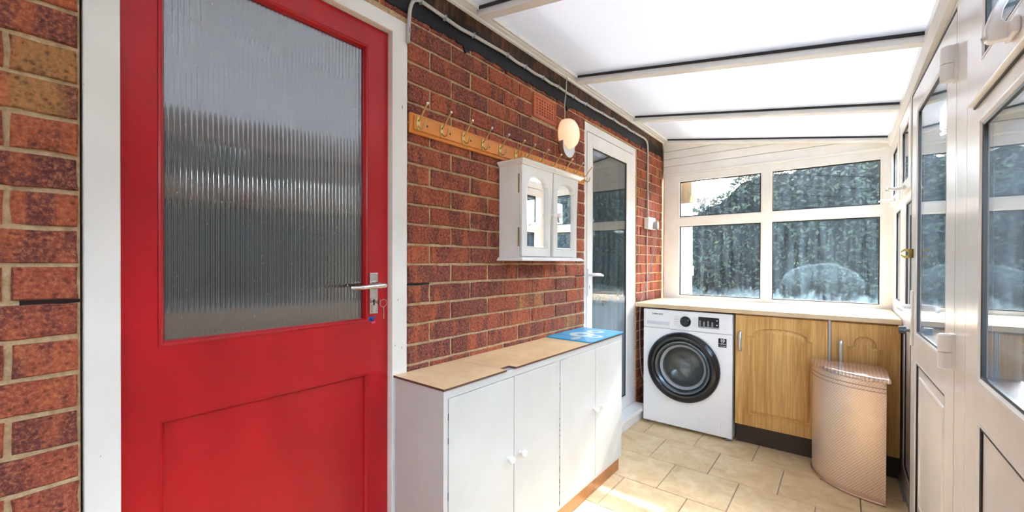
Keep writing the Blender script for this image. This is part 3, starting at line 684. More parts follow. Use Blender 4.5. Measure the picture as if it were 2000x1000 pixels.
# ------------------------------------------------------------------ cable, socket and plug
cb = empty('wall_cable', (.012, 2.1, 2.16)); tag(cb, 'grey round cable clipped along the black painted band, dropping to the socket', 'cable'); L0 = inv(cb)
path = [(.948,1.985), (.951,2.05), (.957,2.112), (.972,2.148), (.999,2.163), (1.04,2.162), (1.127,2.157), (1.21,2.152), (1.29,2.157), (1.40,2.160), (1.519,2.163), (1.59,2.157), (1.66,2.160), (1.74,2.156), (1.817,2.161), (1.89,2.157), (1.965,2.163), (2.05,2.158), (2.133,2.161), (2.21,2.157), (2.288,2.163), (2.4,2.163), (2.51,2.169), (2.6,2.168), (2.673,2.174), (2.78,2.17), (2.889,2.175), (2.96,2.171), (3.035,2.174), (3.14,2.175), (3.24,2.177), (3.29,2.165), (3.312,2.135), (3.316,2.08), (3.318,1.9), (3.322,1.7), (3.324,1.555)]
bm = B(); tube(bm, spline([(.0125, y, z) for y, z in path], 3), .0072, 8); link('cable_run', bm, 'pvc_grey', cb, L0, smooth=True)
bm = B(); tube(bm, [(.006, 3.328, 1.47), (.006, 3.332, .892)], .0042, 8); link('lower_run', bm, 'pvc_grey', cb, L0, smooth=True)
for y, z in [(.951,2.03), (1.007,2.162), (1.127,2.157), (1.29,2.157), (1.519,2.163), (1.66,2.16), (1.817,2.161), (1.965,2.163), (2.133,2.161), (2.288,2.163), (2.51,2.169), (2.673,2.174), (2.889,2.175), (3.035,2.174), (3.317,1.98), (3.321,1.76)]:
    link('cable_clip', bx(.004, .021, y-.004, y+.004, z-.0095, z+.0095), 'grey', cb, L0, bevel=.001, seg=1)
sk_ = empty('wall_socket', (.0, 3.37, 1.5)); tag(sk_, 'white surface mounted double socket at the end of the cable', 'socket'); L0 = inv(sk_)
link('back_box', bx(.0, .032, 3.275, 3.425, 1.462, 1.552), 'white_plastic', sk_, L0, bevel=.003); link('face_plate', bx(.032, .040, 3.272, 3.428, 1.459, 1.555), 'white_plastic', sk_, L0, bevel=.003)
for y in (3.32,): link('switch', bx(.040, .043, y, y+.012, 1.53, 1.545), 'white_plastic', sk_, L0, bevel=.001)
bm = B()
for yy, zz in ((3.310,1.515), (3.300,1.493), (3.320,1.493)): box(bm, .040, .0404, yy-.003, yy+.003, zz-.003, zz+.003)
link('pin_holes', bm, 'hole', sk_, L0)
pg = empty('mains_plug', (.04, 3.39, 1.5)); tag(pg, 'grey plug in the wall socket with a grey flex hanging to the worktop', 'plug'); L0 = inv(pg)
link('plug_body', prism(B(), Fr((.041,0,0), (0,1,0), (0,0,1), (1,0,0)), [(3.368,1.475), (3.376,1.462), (3.404,1.462), (3.412,1.475), (3.412,1.512), (3.402,1.524), (3.378,1.524), (3.368,1.512)], 0, .034), 'grey', pg, L0, bevel=.004)
bm = B(); tube(bm, spline([(.058,3.39,1.466), (.058,3.388,1.42), (.05,3.36,1.30), (.04,3.31,1.15), (.03,3.25,1.02), (.02,3.20,.93), (.015,3.17,.86), (.015,3.16,.6), (.015,3.19,.35), (.02,3.24,.25)], 5), .0042, 8); link('flex', bm, 'grey', pg, L0, smooth=True)

# ------------------------------------------------------------------ air brick
ab = empty('air_brick', (0, 1.85, 1.95)); tag(ab, 'terracotta air brick with a grid of square holes, high on the brick wall', 'air vent'); L0 = inv(ab)
ng, mg = 7, 6; y0, y1, z0, z1 = 1.744, 1.957, 1.944, 2.068
ys = []; zs = []
gy0, gy1, gz0, gz1 = y0+.022, y1-.022, z0+.018, z1-.018
py, pz = (gy1-gy0)/ng, (gz1-gz0)/mg
holes = [(gy0+py*i+py*.25, gy0+py*i+py*.75, gz0+pz*j+pz*.22, gz0+pz*j+pz*.72) for i in range(ng) for j in range(mg)]
link('vent_grid', auto_plate(Fr((.002,0,0), (0,1,0), (0,0,1), (1,0,0)), y0+.008, y1-.008, z0+.006, z1-.006, holes, .012), 'terracotta', ab, L0)
bm = B(); ring(bm, FL, y0, y1, z0, z1, [(0,-.006), (0,.006), (.009,.006), (.012,.001), (.012,-.006)]); link('vent_rim', bm, 'terracotta', ab, L0)
link('duct', bx(-.0105, -.0102, y0+.01, y1-.01, z0+.008, z1-.008), 'hole', ab, L0)

# ------------------------------------------------------------------ coat racks
def hook(parent, y, L0, zc=1.702, first=None):
    x0 = .022
    if first is None:
        h = empty('coat_hook', (x0, 0, 0), 0, parent)
        FHk = Fr((0,0,0), (0,1,0), (0,0,1), (1,0,0))
        bm = B(); prism(bm, FHk, [(.008*math.cos(t), .0-.002+.026*math.sin(t)) for t in (2*math.pi*k/16 for k in range(16))], 0, .004); link('back_plate', bm, 'brass', h, bevel=.001)
        bm = B(); tube(bm, spline([(.003,0,.005), (.016,0,.012), (.030,0,.030), (.048,0,.050), (.056,0,.058)], 4), [.0030]*17, 8); link('upper_arm', bm, 'brass', h, smooth=True)
        bm = B(); tube(bm, spline([(.003,0,-.012), (.018,0,-.026), (.032,0,-.024), (.040,0,-.008), (.041,0,-.002)], 4), [.0030]*17, 8); link('lower_arm', bm, 'brass', h, smooth=True)
        bm = B(); lathe(bm, Fr((.057,0,.059), (1,0,0), (0,1,0), (0,0,1)), [(0,-.0055), (.0045,-.003), (.0055,0), (.0045,.003), (0,.0055)], 10); link('ball_tip', bm, 'ceramic', h, smooth=True)
    else: h = copy_tree(first, parent)
    h.location = (x0 + L0[0]*0, y + L0[1], zc + L0[2]); return h
first = None
for k, (a, b, hs, lab) in enumerate((
    (.958, 1.604, [.985,1.100,1.218,1.336,1.452,1.569], 'varnished pine coat rack with six brass hooks, beside the red door'),
    (1.608, 2.268, [1.655,1.772,1.894,2.012,2.131,2.245], 'orange pine coat rack with brass hooks, partly behind the mirrored cabinet'))):
    rk = empty('coat_rack', (0, a, 1.66)); tag(rk, lab, 'coat rack', 'coat racks in a line on the brick wall'); L0 = inv(rk)
    link('rack_board', bx(.001, .014, a, b, 1.664, 1.738), 'pine', rk, L0, bevel=.003)
    link('raised_field', bx(.0135, .022, a+.012, b-.012, 1.675, 1.728), 'pine', rk, L0, bevel=.004)
    for y in hs:
        h = hook(rk, y, L0, 1.702, first); first = first or h
    for y0_, y1_ in zip(hs, hs[1:]):
        bm = B(); lathe(bm, FL, [(0,.0215), (.0045,.0215), (.004,.0232), (0,.0238)], 10, (y0_+y1_)/2-.012, 1.70); link('screw_cap', bm, 'lam_edge', rk, L0)

# ------------------------------------------------------------------ wall lamp
lp = empty('wall_lamp', (0, 2.03, 1.79)); tag(lp, 'lit oval frosted glass wall lamp with chrome base above the coat racks', 'lamp'); L0 = inv(lp)
FLp = Fr((.006,2.045,1.905), (0,1,0), (0,0,1), (1,0,0))
def egg(t, s=1): return ((.072*s)*math.cos(t)*(1-.08*math.sin(t)), .012+(.088*s)*math.sin(t))
bm = B(); rings = []
for q, (s, n) in enumerate(((1,0), (1,.012), (.985,.026), (.93,.045), (.80,.062), (.58,.075), (.3,.082))):
    rings.append([bm.verts.new(FLp.p(*egg(2*math.pi*k/36, s), n)) for k in range(36)])
for a, b in zip(rings, rings[1:]):
    for k in range(36): bm.faces.new([a[k], a[(k+1)%36], b[(k+1)%36], b[k]])
c = bm.verts.new(FLp.p(0,0,.084))
for k in range(36): bm.faces.new([rings[-1][k], rings[-1][(k+1)%36], c])
bm.faces.new(rings[0][::-1]); link('glass_shade', bm, 'shade', lp, L0, smooth=True)
bm = B(); arc = [(.071*math.cos(R(206+128*k/18)), -.040+.082*math.sin(R(206+128*k/18))) for k in range(19)] + [(egg(R(328-116*k/18), .97)) for k in range(19)]
prism(bm, FLp, arc, .0, .030); link('chrome_cup', bm, 'alu', lp, L0, bevel=.005, seg=3)
link('wall_box', bx(0, .008, 2.0, 2.09, 1.85, 1.96), 'white_plastic', lp, L0)
bm = B(); tube(bm, [(.010,2.04,1.99), (.010,2.038,2.09), (.020,2.037,2.16), (.024,2.036,2.236)], .0032, 6); link('lead', bm, 'pvc_grey', lp, L0, smooth=True)

# ------------------------------------------------------------------ mirrored wall cabinet
mc = empty('mirror_cabinet', (0, 1.737, 1.21)); tag(mc, 'white wall cabinet with two arched mirror doors hung on the brick wall', 'cabinet'); L0 = inv(mc)
link('carcass', bx(.001, .114, 1.476, 1.997, 1.212, 1.632), 'upvc', mc, L0, bevel=.001)
FM = Fr((0,0,0), (0,1,0), (0,0,1), (1,0,0))
bm = B()
for i, (z, e) in enumerate(((1.630,.004), (1.634,.006), (1.640,.014), (1.646,.016), (1.650,.016))): pass
pr_ = [(1.628,.003), (1.634,.004), (1.640,.012), (1.644,.017), (1.650,.017)]
rs = []
for z, e in pr_: rs.append([bm.verts.new(p) for p in ((.001,1.476-e,z), (.134+e,1.476-e,z), (.134+e,1.997+e,z), (.001,1.997+e,z))])
for a, b in zip(rs, rs[1:]):
    for k in range(4): bm.faces.new([a[k], a[(k+1)%4], b[(k+1)%4], b[k]])
bm.faces.new(rs[0]); bm.faces.new(rs[-1][::-1]); link('cornice', bm, 'upvc', mc, L0)
bm = B(); rs = []
for z, e in ((1.195,.017), (1.200,.017), (1.205,.012), (1.212,.003)): rs.append([bm.verts.new(p) for p in ((.001,1.476-e,z), (.134+e,1.476-e,z), (.134+e,1.997+e,z), (.001,1.997+e,z))])
for a, b in zip(rs, rs[1:]):
    for k in range(4): bm.faces.new([a[k], a[(k+1)%4], b[(k+1)%4], b[k]])
bm.faces.new(rs[0]); bm.faces.new(rs[-1][::-1]); link('base_moulding', bm, 'upvc', mc, L0)
def arch_outline(a, b, z0, zs, zt, inset=0, n=14):
    a += inset; b -= inset; z0 += inset; zs -= inset*.4; zt -= inset
    sh = .014; pts = [(a, z0), (b, z0), (b, zs), (b-sh, zs)]
    for k in range(n+1):
        t = math.pi*k/n; pts.append(((a+b)/2 + ((b-a)/2-sh)*math.cos(t), zs+.004 + (zt-zs-.004)*math.sin(t)**.75 if 0 < k < n else zs+.004))
    return pts + [(a+sh, zs), (a, zs)]
for a, b, m0, m1, kn in ((1.477,1.733,1.512,1.680,1.722), (1.736,1.996,1.768,1.934,1.762)):
    dr = empty('cabinet_door', (0, a, 1.21), 0, mc); dr.location = (0 + L0[0], a + L0[1], 1.216 + L0[2]); ld = (0, -a, -1.216)
    F1 = Fr((.1325,0,0), (0,1,0), (0,0,1), (1,0,0))
    O = arch_outline(m0, m1, 1.257, 1.545, 1.588)
    # door face as a strip between rectangle and arch
    bm = B(); out = []
    for (u, v) in O:
        cu, cv = (a+b)/2, 1.42; du, dv = u-cu, v-cv
        s = min(((b-cu)/abs(du)) if du else 9, ((1.628-cv)/dv if dv > 0 else (1.216-cv)/dv) if dv else 9); out.append((cu+du*s, cv+dv*s))
    A0 = [bm.verts.new(F1.p(u, v, 0)) for u, v in O]; A1 = [bm.verts.new(F1.p(u, v, 0)) for u, v in out]
    Bk = [bm.verts.new(F1.p(u, v, -.017)) for u, v in out]; In = [bm.verts.new(F1.p(u, v, -.010)) for u, v in O]
    n = len(O)
    for i in range(n):
        j = (i+1) % n
        for q in ([A0[i], A0[j], A1[j], A1[i]], [A1[i], A1[j], Bk[j], Bk[i]], [In[i], In[j], A0[j], A0[i]]):
            try: bm.faces.new(q)
            except ValueError: pass
    # corner fillers of the outer rectangle
    for cu, cv in ((a,1.216), (b,1.216), (b,1.628), (a,1.628)):
        near = sorted(range(n), key=lambda i: (out[i][0]-cu)**2+(out[i][1]-cv)**2)
        k0 = near[0]
        cand = [k for k in ((k0+1) % n, (k0-1) % n)]
        for k1 in cand:
            s0, s1 = out[k0], out[k1]
            if (abs(s0[0]-cu) < 1e-6) != (abs(s1[0]-cu) < 1e-6):
                cvx = bm.verts.new(F1.p(cu, cv, 0)); bm.faces.new([A1[k0], A1[k1], cvx]); break
    link('door_panel', bm, 'upvc', dr, ld)
    bm = B()
    for q0, q1, n0, n1 in ((-.004, .0045, -.001, .0035),):
        O0 = arch_outline(m0, m1, 1.257, 1.545, 1.588, q0); O1 = arch_outline(m0, m1, 1.257, 1.545, 1.588, q1); Om = arch_outline(m0, m1, 1.257, 1.545, 1.588, 0)
        V0 = [bm.verts.new(F1.p(u, v, -.001)) for u, v in O0]; V1 = [bm.verts.new(F1.p(u, v, .0035)) for u, v in Om]; V2 = [bm.verts.new(F1.p(u, v, -.009)) for u, v in O1]
        for i in range(len(O0)):
            j = (i+1) % len(O0); bm.faces.new([V0[i], V0[j], V1[j], V1[i]]); bm.faces.new([V1[i], V1[j], V2[j], V2[i]])
    link('arch_moulding', bm, 'upvc', dr, ld)
    bm = B(); prism(bm, F1, O, -.0105, -.008); link('mirror', bm, 'mirror', dr, ld)
    bm = B(); lathe(bm, F1, [(.0055,0), (.0055,.010), (.012,.015), (.0145,.022), (.012,.030), (.005,.034), (0,.0345)], 20, kn, 1.420); link('knob', bm, 'ceramic', dr, ld, smooth=True)
for z in (1.50, 1.26):
    bm = B(); tube(bm, [(.1165,1.4745,z), (.1165,1.4745,z+.085)], .0035, 8); link('hinge', bm, 'oldbrass', mc, L0)

# ------------------------------------------------------------------ low white cabinet with laminate tops
lc = empty('storage_cabinet', (.13, 1.58, 0)); tag(lc, 'low white painted cabinet with four doors and chipped paint against the brick wall', 'cabinet'); L0 = inv(lc)
X = .262
body = B(); box(body, .012, X-.016, .898, 2.262, .075, .776); link('carcass', body, 'cab', lc, L0, bevel=.001)
fr = auto_plate(Fr((X,0,0), (0,1,0), (0,0,1), (1,0,0)), .898, 2.262, .075, .776, [(.917,1.561,.090,.748), (1.592,2.240,.090,.748)], .0165); link('face_frame', fr, 'cab', lc, L0, bevel=.001)
for a, b, kn in ((.9185,1.257,1.222), (1.260,1.5595,1.297), (1.5935,1.930,1.912), (1.933,2.2385,1.982)):
    dr = link('cabinet_door', bx(X-.014, X+.0025, a, b, .091, .7465), 'cab', lc, L0, bevel=.0015)
    bm = B(); lathe(bm, Fr((X+.0025,0,0), (0,1,0), (0,0,1), (1,0,0)), [(.007,0), (.006,.008), (.010,.012), (.0135,.019), (.0125,.026), (.006,.031), (0,.032)], 20, kn, .442); link('knob', bm, 'ceramic', dr, smooth=True)
# worn dark joints beside the centre stile
bm = B(); random.seed(3)
for y in (.9178, 1.5603, 1.5930, 2.2395):
    z = .10
    while z < .74:
        l = random.uniform(.004, .028)
        if random.random() < (.55 if 1.5 < y < 1.6 else .22): box(bm, X-.002, X+.0008, y-.0014, y+.0014, z, min(z+l, .745))
        z += l+random.uniform(.002, .02)
tag(link('chipped_joint', bm, 'hole', lc, L0), kind='stuff')
link('plinth', bx(X-.028, X-.010, .93, 2.248, .0, .074), 'plinth_wood', lc, L0, bevel=.002)
x1 = X+.007
for poly, lab in (([(.004,.893), (x1,.893), (x1,1.207), (.004,1.196)], 'short stone effect laminate top nearest the red door on the low white cabinet'),
                  ([(.004,1.198), (x1-.035,1.208), (x1-.035,1.262), (x1,1.264), (x1,2.268), (.004,2.268)], 'longer stone effect laminate top partly under the blue mat')):
    t = empty('laminate_top', (.13, sum(p[1] for p in poly)/len(poly), .776)); tag(t, lab, 'board'); l1 = inv(t)
    link('edge_band', prism(B(), Fr((0,0,0), (1,0,0), (0,1,0), (0,0,1)), poly, .7765, .7835), 'lam_edge', t, l1)
    link('laminate_face', prism(B(), Fr((0,0,0), (1,0,0), (0,1,0), (0,0,1)), poly, .7837, .7843), 'laminate', t, l1)
bm = B(); P = []; rc = .018
for cx, cy, a0 in ((.117,.187,0), (-.117,.187,90), (-.117,-.187,180), (.117,-.187,270)):
    for k in range(6): t = R(a0+90*k/5); P.append((cx+rc*math.cos(t), cy+rc*math.sin(t)))
prism(bm, Fr((0,0,0), (1,0,0), (0,1,0), (0,0,1)), P, 0, .006)
mt = link('cork_mat', bm, 'mat', None, (.136, 2.07, .7843), bevel=.001); tag(mt, 'shiny blue rectangular mat with a pale ring pattern on the cabinet top', 'mat')

# ------------------------------------------------------------------ washing machine
wm = empty('washing_machine', (.388, 3.35, 0)); tag(wm, 'white front loading washing machine with a black rimmed round door', 'washing machine'); L0 = inv(wm)
FW = Fr((0,3.045,0), (1,0,0), (0,0,1), (0,-1,0))
link('body', bx(.090, .688, 3.058, 3.63, .022, .848), 'washer', wm, L0, bevel=.006)
bm = B(); N = 48; cx, cz, rad = .372, .452, .236
sq = lambda t: min((.298/abs(math.cos(t)) if abs(math.cos(t)) > 1e-6 else 9), 9)
o_ = []
for k in range(N):
    t = 2*math.pi*k/N; c_, s_ = math.cos(t), math.sin(t)
    s = min(((.687-cx) if c_ > 0 else (cx-.091))/abs(c_) if abs(c_) > 1e-9 else 9, ((.710-cz) if s_ > 0 else (cz-.024))/abs(s_) if abs(s_) > 1e-9 else 9); o_.append((cx+c_*s, cz+s_*s))
def corner(pts):   # snap nearest sample to each rectangle corner
    for q in ((.687,.710), (.091,.710), (.091,.024), (.687,.024)):
        i = min(range(len(pts)), key=lambda i: (pts[i][0]-q[0])**2+(pts[i][1]-q[1])**2); pts[i] = q
corner(o_)
A = [bm.verts.new(FW.p(u, v, 0)) for u, v in o_]; Bk = [bm.verts.new(FW.p(u, v, -.013)) for u, v in o_]; C_ = [bm.verts.new(FW.p(cx+rad*math.cos(2*math.pi*k/N), cz+rad*math.sin(2*math.pi*k/N), 0)) for k in range(N)]
D_ = [bm.verts.new(FW.p(cx+rad*math.cos(2*math.pi*k/N), cz+rad*math.sin(2*math.pi*k/N), -.012)) for k in range(N)]
for k in range(N):
    j = (k+1) % N
    for q in ([A[k], A[j], C_[j], C_[k]], [A[k], A[j], Bk[j], Bk[k]], [C_[k], C_[j], D_[j], D_[k]]): bm.faces.new(q)
link('front_panel', bm, 'washer', wm, L0)
cp = link('control_panel', fbox(B(), FW, .091, .687, .713, .846, -.013, .004), 'washer2', wm, L0, bevel=.004)
dw = empty('porthole_door', (0,0,0), 0, wm); dw.location = (cx-.388, 3.045-3.35, cz)
FP = Fr((0,0,0), (1,0,0), (0,0,1), (0,-1,0))
bm = B(); lathe(bm, FP, [(.236,-.010), (.246,.004), (.246,.018), (.238,.032), (.222,.040), (.200,.040), (.190,.034), (.186,.020), (.186,-.010)], 56); link('outer_ring', bm, 'gloss_black', dw, smooth=True)
bm = B(); lathe(bm, FP, [(.1865,.024), (.188,.034), (.182,.038), (.168,.030), (.160,.018), (.158,.0)], 56); link('smoked_rim', bm, 'smoke', dw, smooth=True)
bm = B(); lathe(bm, FP, [(.1575,.006), (.150,.004), (.140,-.004), (.138,-.03)], 56); link('inner_seal', bm, 'grey', dw, smooth=True)
t = Mt('porthole_glass', (.55,.58,.58,1), .02); t.set('Transmission Weight', .92); t.set('IOR', 1.45); M['bowl'] = t.m
bm = B(); lathe(bm, FP, [(.139,-.004), (.136,-.03), (.125,-.055), (.100,-.075), (.06,-.085), (0,-.088)], 56); o = link('glass_bowl', bm, 'bowl', dw, smooth=True); md = o.modifiers.new('s', 'SOLIDIFY'); md.thickness = .004
bm = B(); lathe(bm, Fr((0,0,0), (1,0,0), (0,0,1), (0,-1,0)), [(.150,-.009), (.1530,-.012)], 4); bm.free()
# drum with paddles behind the glass
body_o = [o for o in col.objects if o.parent == wm and o.name.startswith('body')][0]
bpy.data.objects.remove(body_o)
bm = auto_plate(Fr((0,3.058,0), (1,0,0), (0,0,1), (0,-1,0)), .090, .688, .022, .848, [(cx-.165, cx+.165, cz-.165, cz+.165)], .002)
fbox(bm, FW, .090, .094, .022, .848, -.585, -.013); fbox(bm, FW, .684, .688, .022, .848, -.585, -.013); fbox(bm, FW, .090, .688, .844, .848, -.585, -.013); fbox(bm, FW, .090, .688, .022, .026, -.585, -.013); fbox(bm, FW, .090, .688, .022, .848, -.589, -.585)
link('body', bm, 'washer', wm, L0)
bm = B(); lathe(bm, FP, [(.163,-.016), (.163,-.034), (.215,-.042), (.225,-.08), (.225,-.38), (0,-.39)], 48); link('drum', bm, 'drum', dw, smooth=True)
for k in range(3):
    t = R(100+120*k); bm = B(); c2, s2 = math.cos(t), math.sin(t)
    tube(bm, [FP.p(.205*c2, .205*s2, -.10), FP.p(.20*c2, .20*s2, -.22), FP.p(.205*c2, .205*s2, -.35)], [.022,.03,.022], 8); link('paddle', bm, 'drum', dw, smooth=True)
link('detergent_drawer', fbox(B(), FW, .100, .286, .722, .838, .0035, .0075), 'washer2', wm, L0, bevel=.003)
link('drawer_grip', fbox(B(), FW, .118, .280, .738, .762, .0065, .009), 'grey', wm, L0, bevel=.003).data.materials[0] = simple('pale_grey_grip', srgb(206,208,214), .35)  # grip in one even pale grey
bm = B(); lathe(bm, FW, [(.036,.004), (.036,.008), (.030,.012), (.029,.026), (.024,.030), (0,.030)], 32, .392, .776); link('dial', bm, 'gloss_black', wm, L0, smooth=False)
bm = B(); lathe(bm, FW, [(.0365,.0045), (.0375,.010), (.032,.014), (.031,.011)], 32, .392, .776); link('dial_ring', bm, 'smoke', wm, L0, smooth=True)
link('display', fbox(B(), FW, .476, .607, .752, .817, .004, .0062), 'lcd', wm, L0, bevel=.001)
link('display_strip', fbox(B(), FW, .476, .607, .742, .752, .004, .0066), 'grey', wm, L0, bevel=.001)
bm = B()
for i in range(4):
    for j in range(6 if i % 2 == 0 else 5): fbox(bm, FW, .482+.026*i, .492+.026*i, .756+.0065*j, .7585+.0065*j, .006, .0065)
for j in range(2): fbox(bm, FW, .590, .598, .765+.03*j, .772+.03*j, .006, .0065)
tag(link('display_marks', bm, 'pale_ink', wm, L0), kind='stuff')
bm = B()
for s in (-1, 1):
    for j in range(6): fbox(bm, FW, .392+s*.064-.017, .392+s*.064+.012, .746+.012*j, .7475+.012*j, .004, .0044)
tag(link('programme_marks', bm, 'grey', wm, L0), kind='stuff')
for a, b in ((.790,.812), (.744,.768)):
    bm = B(); ring(bm, FW, .625, .652, a, b, [(0,.003), (0,.006), (.002,.006), (.002,.003)]); fbox(bm, FW, .627, .650, a+.002, b-.002, .003, .0055); link('button', bm, 'washer2', wm, L0)
text('brand_lettering', 'SAMSUNG', .017, FW, .196, .815, .0078, 'ink', wm, .0004).location = Vector(L0)
sticker = link('energy_sticker', fbox(B(), FW, .602, .652, .624, .683, 0, .0006), 'lcd', wm, L0)
text('sticker_print', '10', .030, FW, .627, .668, .0009, 'white_plastic', sticker, .0006)
text('sticker_print', 'YEAR', .007, FW, .627, .653, .0009, 'white_plastic', sticker)
text('sticker_print', 'WARRANTY', .0085, FW, .627, .6455, .0009, 'white_plastic', sticker)
text('sticker_print', 'DIGITAL INVERTER', .0045, FW, .627, .632, .0009, 'white_plastic', sticker)
bm = B(); ring(bm, FW, .474, .622, .038, .132, [(0,-.002), (0,.001), (.0015,.001), (.0015,-.002)]); fbox(bm, FW, .4765, .6195, .0405, .1295, -.002, .0012); link('filter_flap', bm, 'washer2', wm, L0)
for x in (.12, .66):
    for y in (3.09, 3.58): bm = B(); lathe(bm, Fr((x,y,0), (1,0,0), (0,1,0), (0,0,1)), [(0,0), (.02,0), (.022,.006), (.012,.012), (.009,.024), (0,.024)], 14); link('foot', bm, 'grey', wm, L0)

# ------------------------------------------------------------------ worktop and base units
wt = link('worktop', bx(.021, 1.503, 3.050, 3.698, .8565, .8860), 'worktop', None, bevel=.004, seg=3); tag(wt, 'light maple worktop running under the far window', 'worktop')
def arch_panel(F, a, b, z0, zs, zt, n0):
    # raised cathedral moulding: a closed ridge following an arched outline, plus the field inside
    def outline(i):
        aa, bb, z_0 = a+i, b-i, z0+i; zz, zt_ = zs-i*.3, zt-i; sh = .028; pts = [(aa, z_0), (bb, z_0), (bb, zz)]
        for k in range(13):
            t = math.pi*k/12; pts.append(((aa+bb)/2+((bb-aa)/2-sh)*math.cos(t), zz+.01+(zt_-zz-.01)*math.sin(t)**.8 if 0 < k < 12 else zz+.004))
        return pts + [(aa, zz)]
    bm = B(); L = []
    for i, n in ((0,0), (.004,-.006), (.012,-.006), (.022,.0), (.030,.003)):
        L.append([bm.verts.new(F.p(u, v, n+n0)) for u, v in outline(i)])
    for p, q in zip(L, L[1:]):
        for k in range(len(p)): j = (k+1) % len(p); bm.faces.new([p[k], p[j], q[j], q[k]])
    bm.faces.new(L[-1]); return bm, outline(0)
FO = Fr((0,3.062,0), (1,0,0), (0,0,1), (0,-1,0))
def unit(nm, x0, x1, lab, hx, pa, pb, zs=.712, zt=.775):
    u = empty(nm, ((x0+x1)/2, 3.36, 0)); tag(u, lab, 'cabinet', 'oak base units under the worktop'); l0 = inv(u)
    bm = auto_plate(Fr((0,3.082,0), (1,0,0), (0,0,1), (0,-1,0)), x0, x1, .13, .855, [(x0+.02, x1-.02, .15, .84)], .55)
    fbox(bm, Fr((0,3.6,0), (1,0,0), (0,0,1), (0,-1,0)), x0, x1, .13, .855, -.01, 0); link('carcass', bm, 'oak', u, l0)
    dr = empty('cabinet_door', (0,0,0), 0, u); dr.location = Vector((x0,3.06,.13))+Vector(l0); ld = (-x0, -3.06, -.13)
    pan_, O = arch_panel(FO, pa, pb, .208, zs, zt, 0)
    link('arched_panel', pan_, 'oak', dr, ld)
    ax, bx_, az, bz = x0+.002, x1-.002, .133, .846; cu, cv = (pa+pb)/2, .47; out = []
    for (p, q) in O:
        du, dv = p-cu, q-cv; s = min(((bx_-cu) if du > 0 else (cu-ax))/abs(du) if abs(du) > 1e-9 else 9, ((bz-cv) if dv > 0 else (cv-az))/abs(dv) if abs(dv) > 1e-9 else 9); out.append((cu+du*s, cv+dv*s))
    for q in ((ax,az), (bx_,az), (bx_,bz), (ax,bz)):
        i = min(range(len(out)), key=lambda i: (out[i][0]-q[0])**2+(out[i][1]-q[1])**2); out[i] = q
    bm = B(); A = [bm.verts.new(FO.p(p, q, 0)) for p, q in O]; C_ = [bm.verts.new(FO.p(p, q, 0)) for p, q in out]; D_ = [bm.verts.new(FO.p(p, q, -.018)) for p, q in out]
    for k in range(len(O)): j = (k+1) % len(O); bm.faces.new([A[k], A[j], C_[j], C_[k]]); bm.faces.new([C_[k], C_[j], D_[j], D_[k]])
    bm.faces.new(D_[::-1]); link('door_panel', bm, 'oak', dr, ld)
    bm = B(); tube(bm, spline([FO.p(hx,.739,.0), FO.p(hx,.735,.018), FO.p(hx,.70,.028), FO.p(hx,.655,.028), FO.p(hx,.622,.018), FO.p(hx,.618,.0)], 4), .0085, 8)
    for v in bm.verts: v.co.x = hx+(v.co.x-hx)*1.15
    link('handle', bm, 'alu', dr, ld, smooth=True)
    link('plinth', bx(x0, x1, 3.118, 3.134, .0, .129), 'dark', u, l0)
unit('base_unit', .700, 1.189, 'wider light oak base unit with an arched door, beside the washing machine', .732, .772, 1.116)
unit('base_unit', 1.201, 1.502, 'narrow light oak base unit with an arched door, behind the metal bin', 1.246, 1.275, 1.43)
fs = link('filler_strip', bx(1.1895, 1.2005, 3.058, 3.09, .135, .855), simple('grey_filler', srgb(176,172,164), .4)); tag(fs, 'thin grey strip between the two oak base units', 'trim strip')

# ------------------------------------------------------------------ corner bin
bn = empty('laundry_bin', (1.42, 3.04, 0)); tag(bn, 'tall quarter round bin in perforated rose coloured metal with a flat lid', 'bin'); L0 = inv(bn)
cxb, cyb, rb = 1.424, 3.028, .308
me_b = B(); uvl = me_b.loops.layers.uv.new('UVMap'); N = 40; H = .600
prof = [(rb-.001,.0), (rb,.012), (rb,H-.06), (rb+.001,H-.05), (rb,H-.04), (rb+.001,H-.03), (rb,H-.02), (rb,H)]
G = [[me_b.verts.new((cxb-r*math.cos(R(90)*k/N), cyb-r*math.sin(R(90)*k/N), z)) for k in range(N+1)] for r, z in prof]
for i in range(len(prof)-1):
    for k in range(N):
        f = me_b.faces.new([G[i][k], G[i][k+1], G[i+1][k+1], G[i+1][k]])
        for lp_, (kk, ii) in zip(f.loops, ((k,i), (k+1,i), (k+1,i+1), (k,i+1))): lp_[uvl].uv = (R(90)*kk/N*rb, prof[ii][1])
        f.smooth = True
c0 = me_b.verts.new((cxb, cyb, 0)); c1 = me_b.verts.new((cxb, cyb, H))
for f, uvs in (((G[0][N], c0, c1, G[-1][N]), ((0,0), (rb,0), (rb,H), (0,H))), ((c0, G[0][0], G[-1][0], c1), ((0,0), (rb,0), (rb,H), (0,H)))):
    q = me_b.faces.new(f)
    for lp_, uv in zip(q.loops, uvs): lp_[uvl].uv = uv
me = bpy.data.meshes.new('perforated_body'); me_b.to_mesh(me); me_b.free(); me.materials.append(M['perf']); o = bpy.data.objects.new('perforated_body', me); col.objects.link(o); o.parent = bn; o.location = L0
def quarter(r, e=0, n=30): return [(cxb+e-(r+0)*math.cos(R(90)*k/n), cyb-(r)*math.sin(R(90)*k/n)) for k in range(n+1)] + [(cxb+e, cyb)]
for z, r in ((.006,.0065), (H-.028,.0028), (H-.048,.0028)):
    bm = B(); tube(bm, [(p[0], p[1], z) for p in quarter(rb+.001)[:-1]], r, 8); link('rim', bm, 'rose', bn, L0, smooth=True)
FZ0 = Fr((0,0,0), (1,0,0), (0,1,0), (0,0,1))
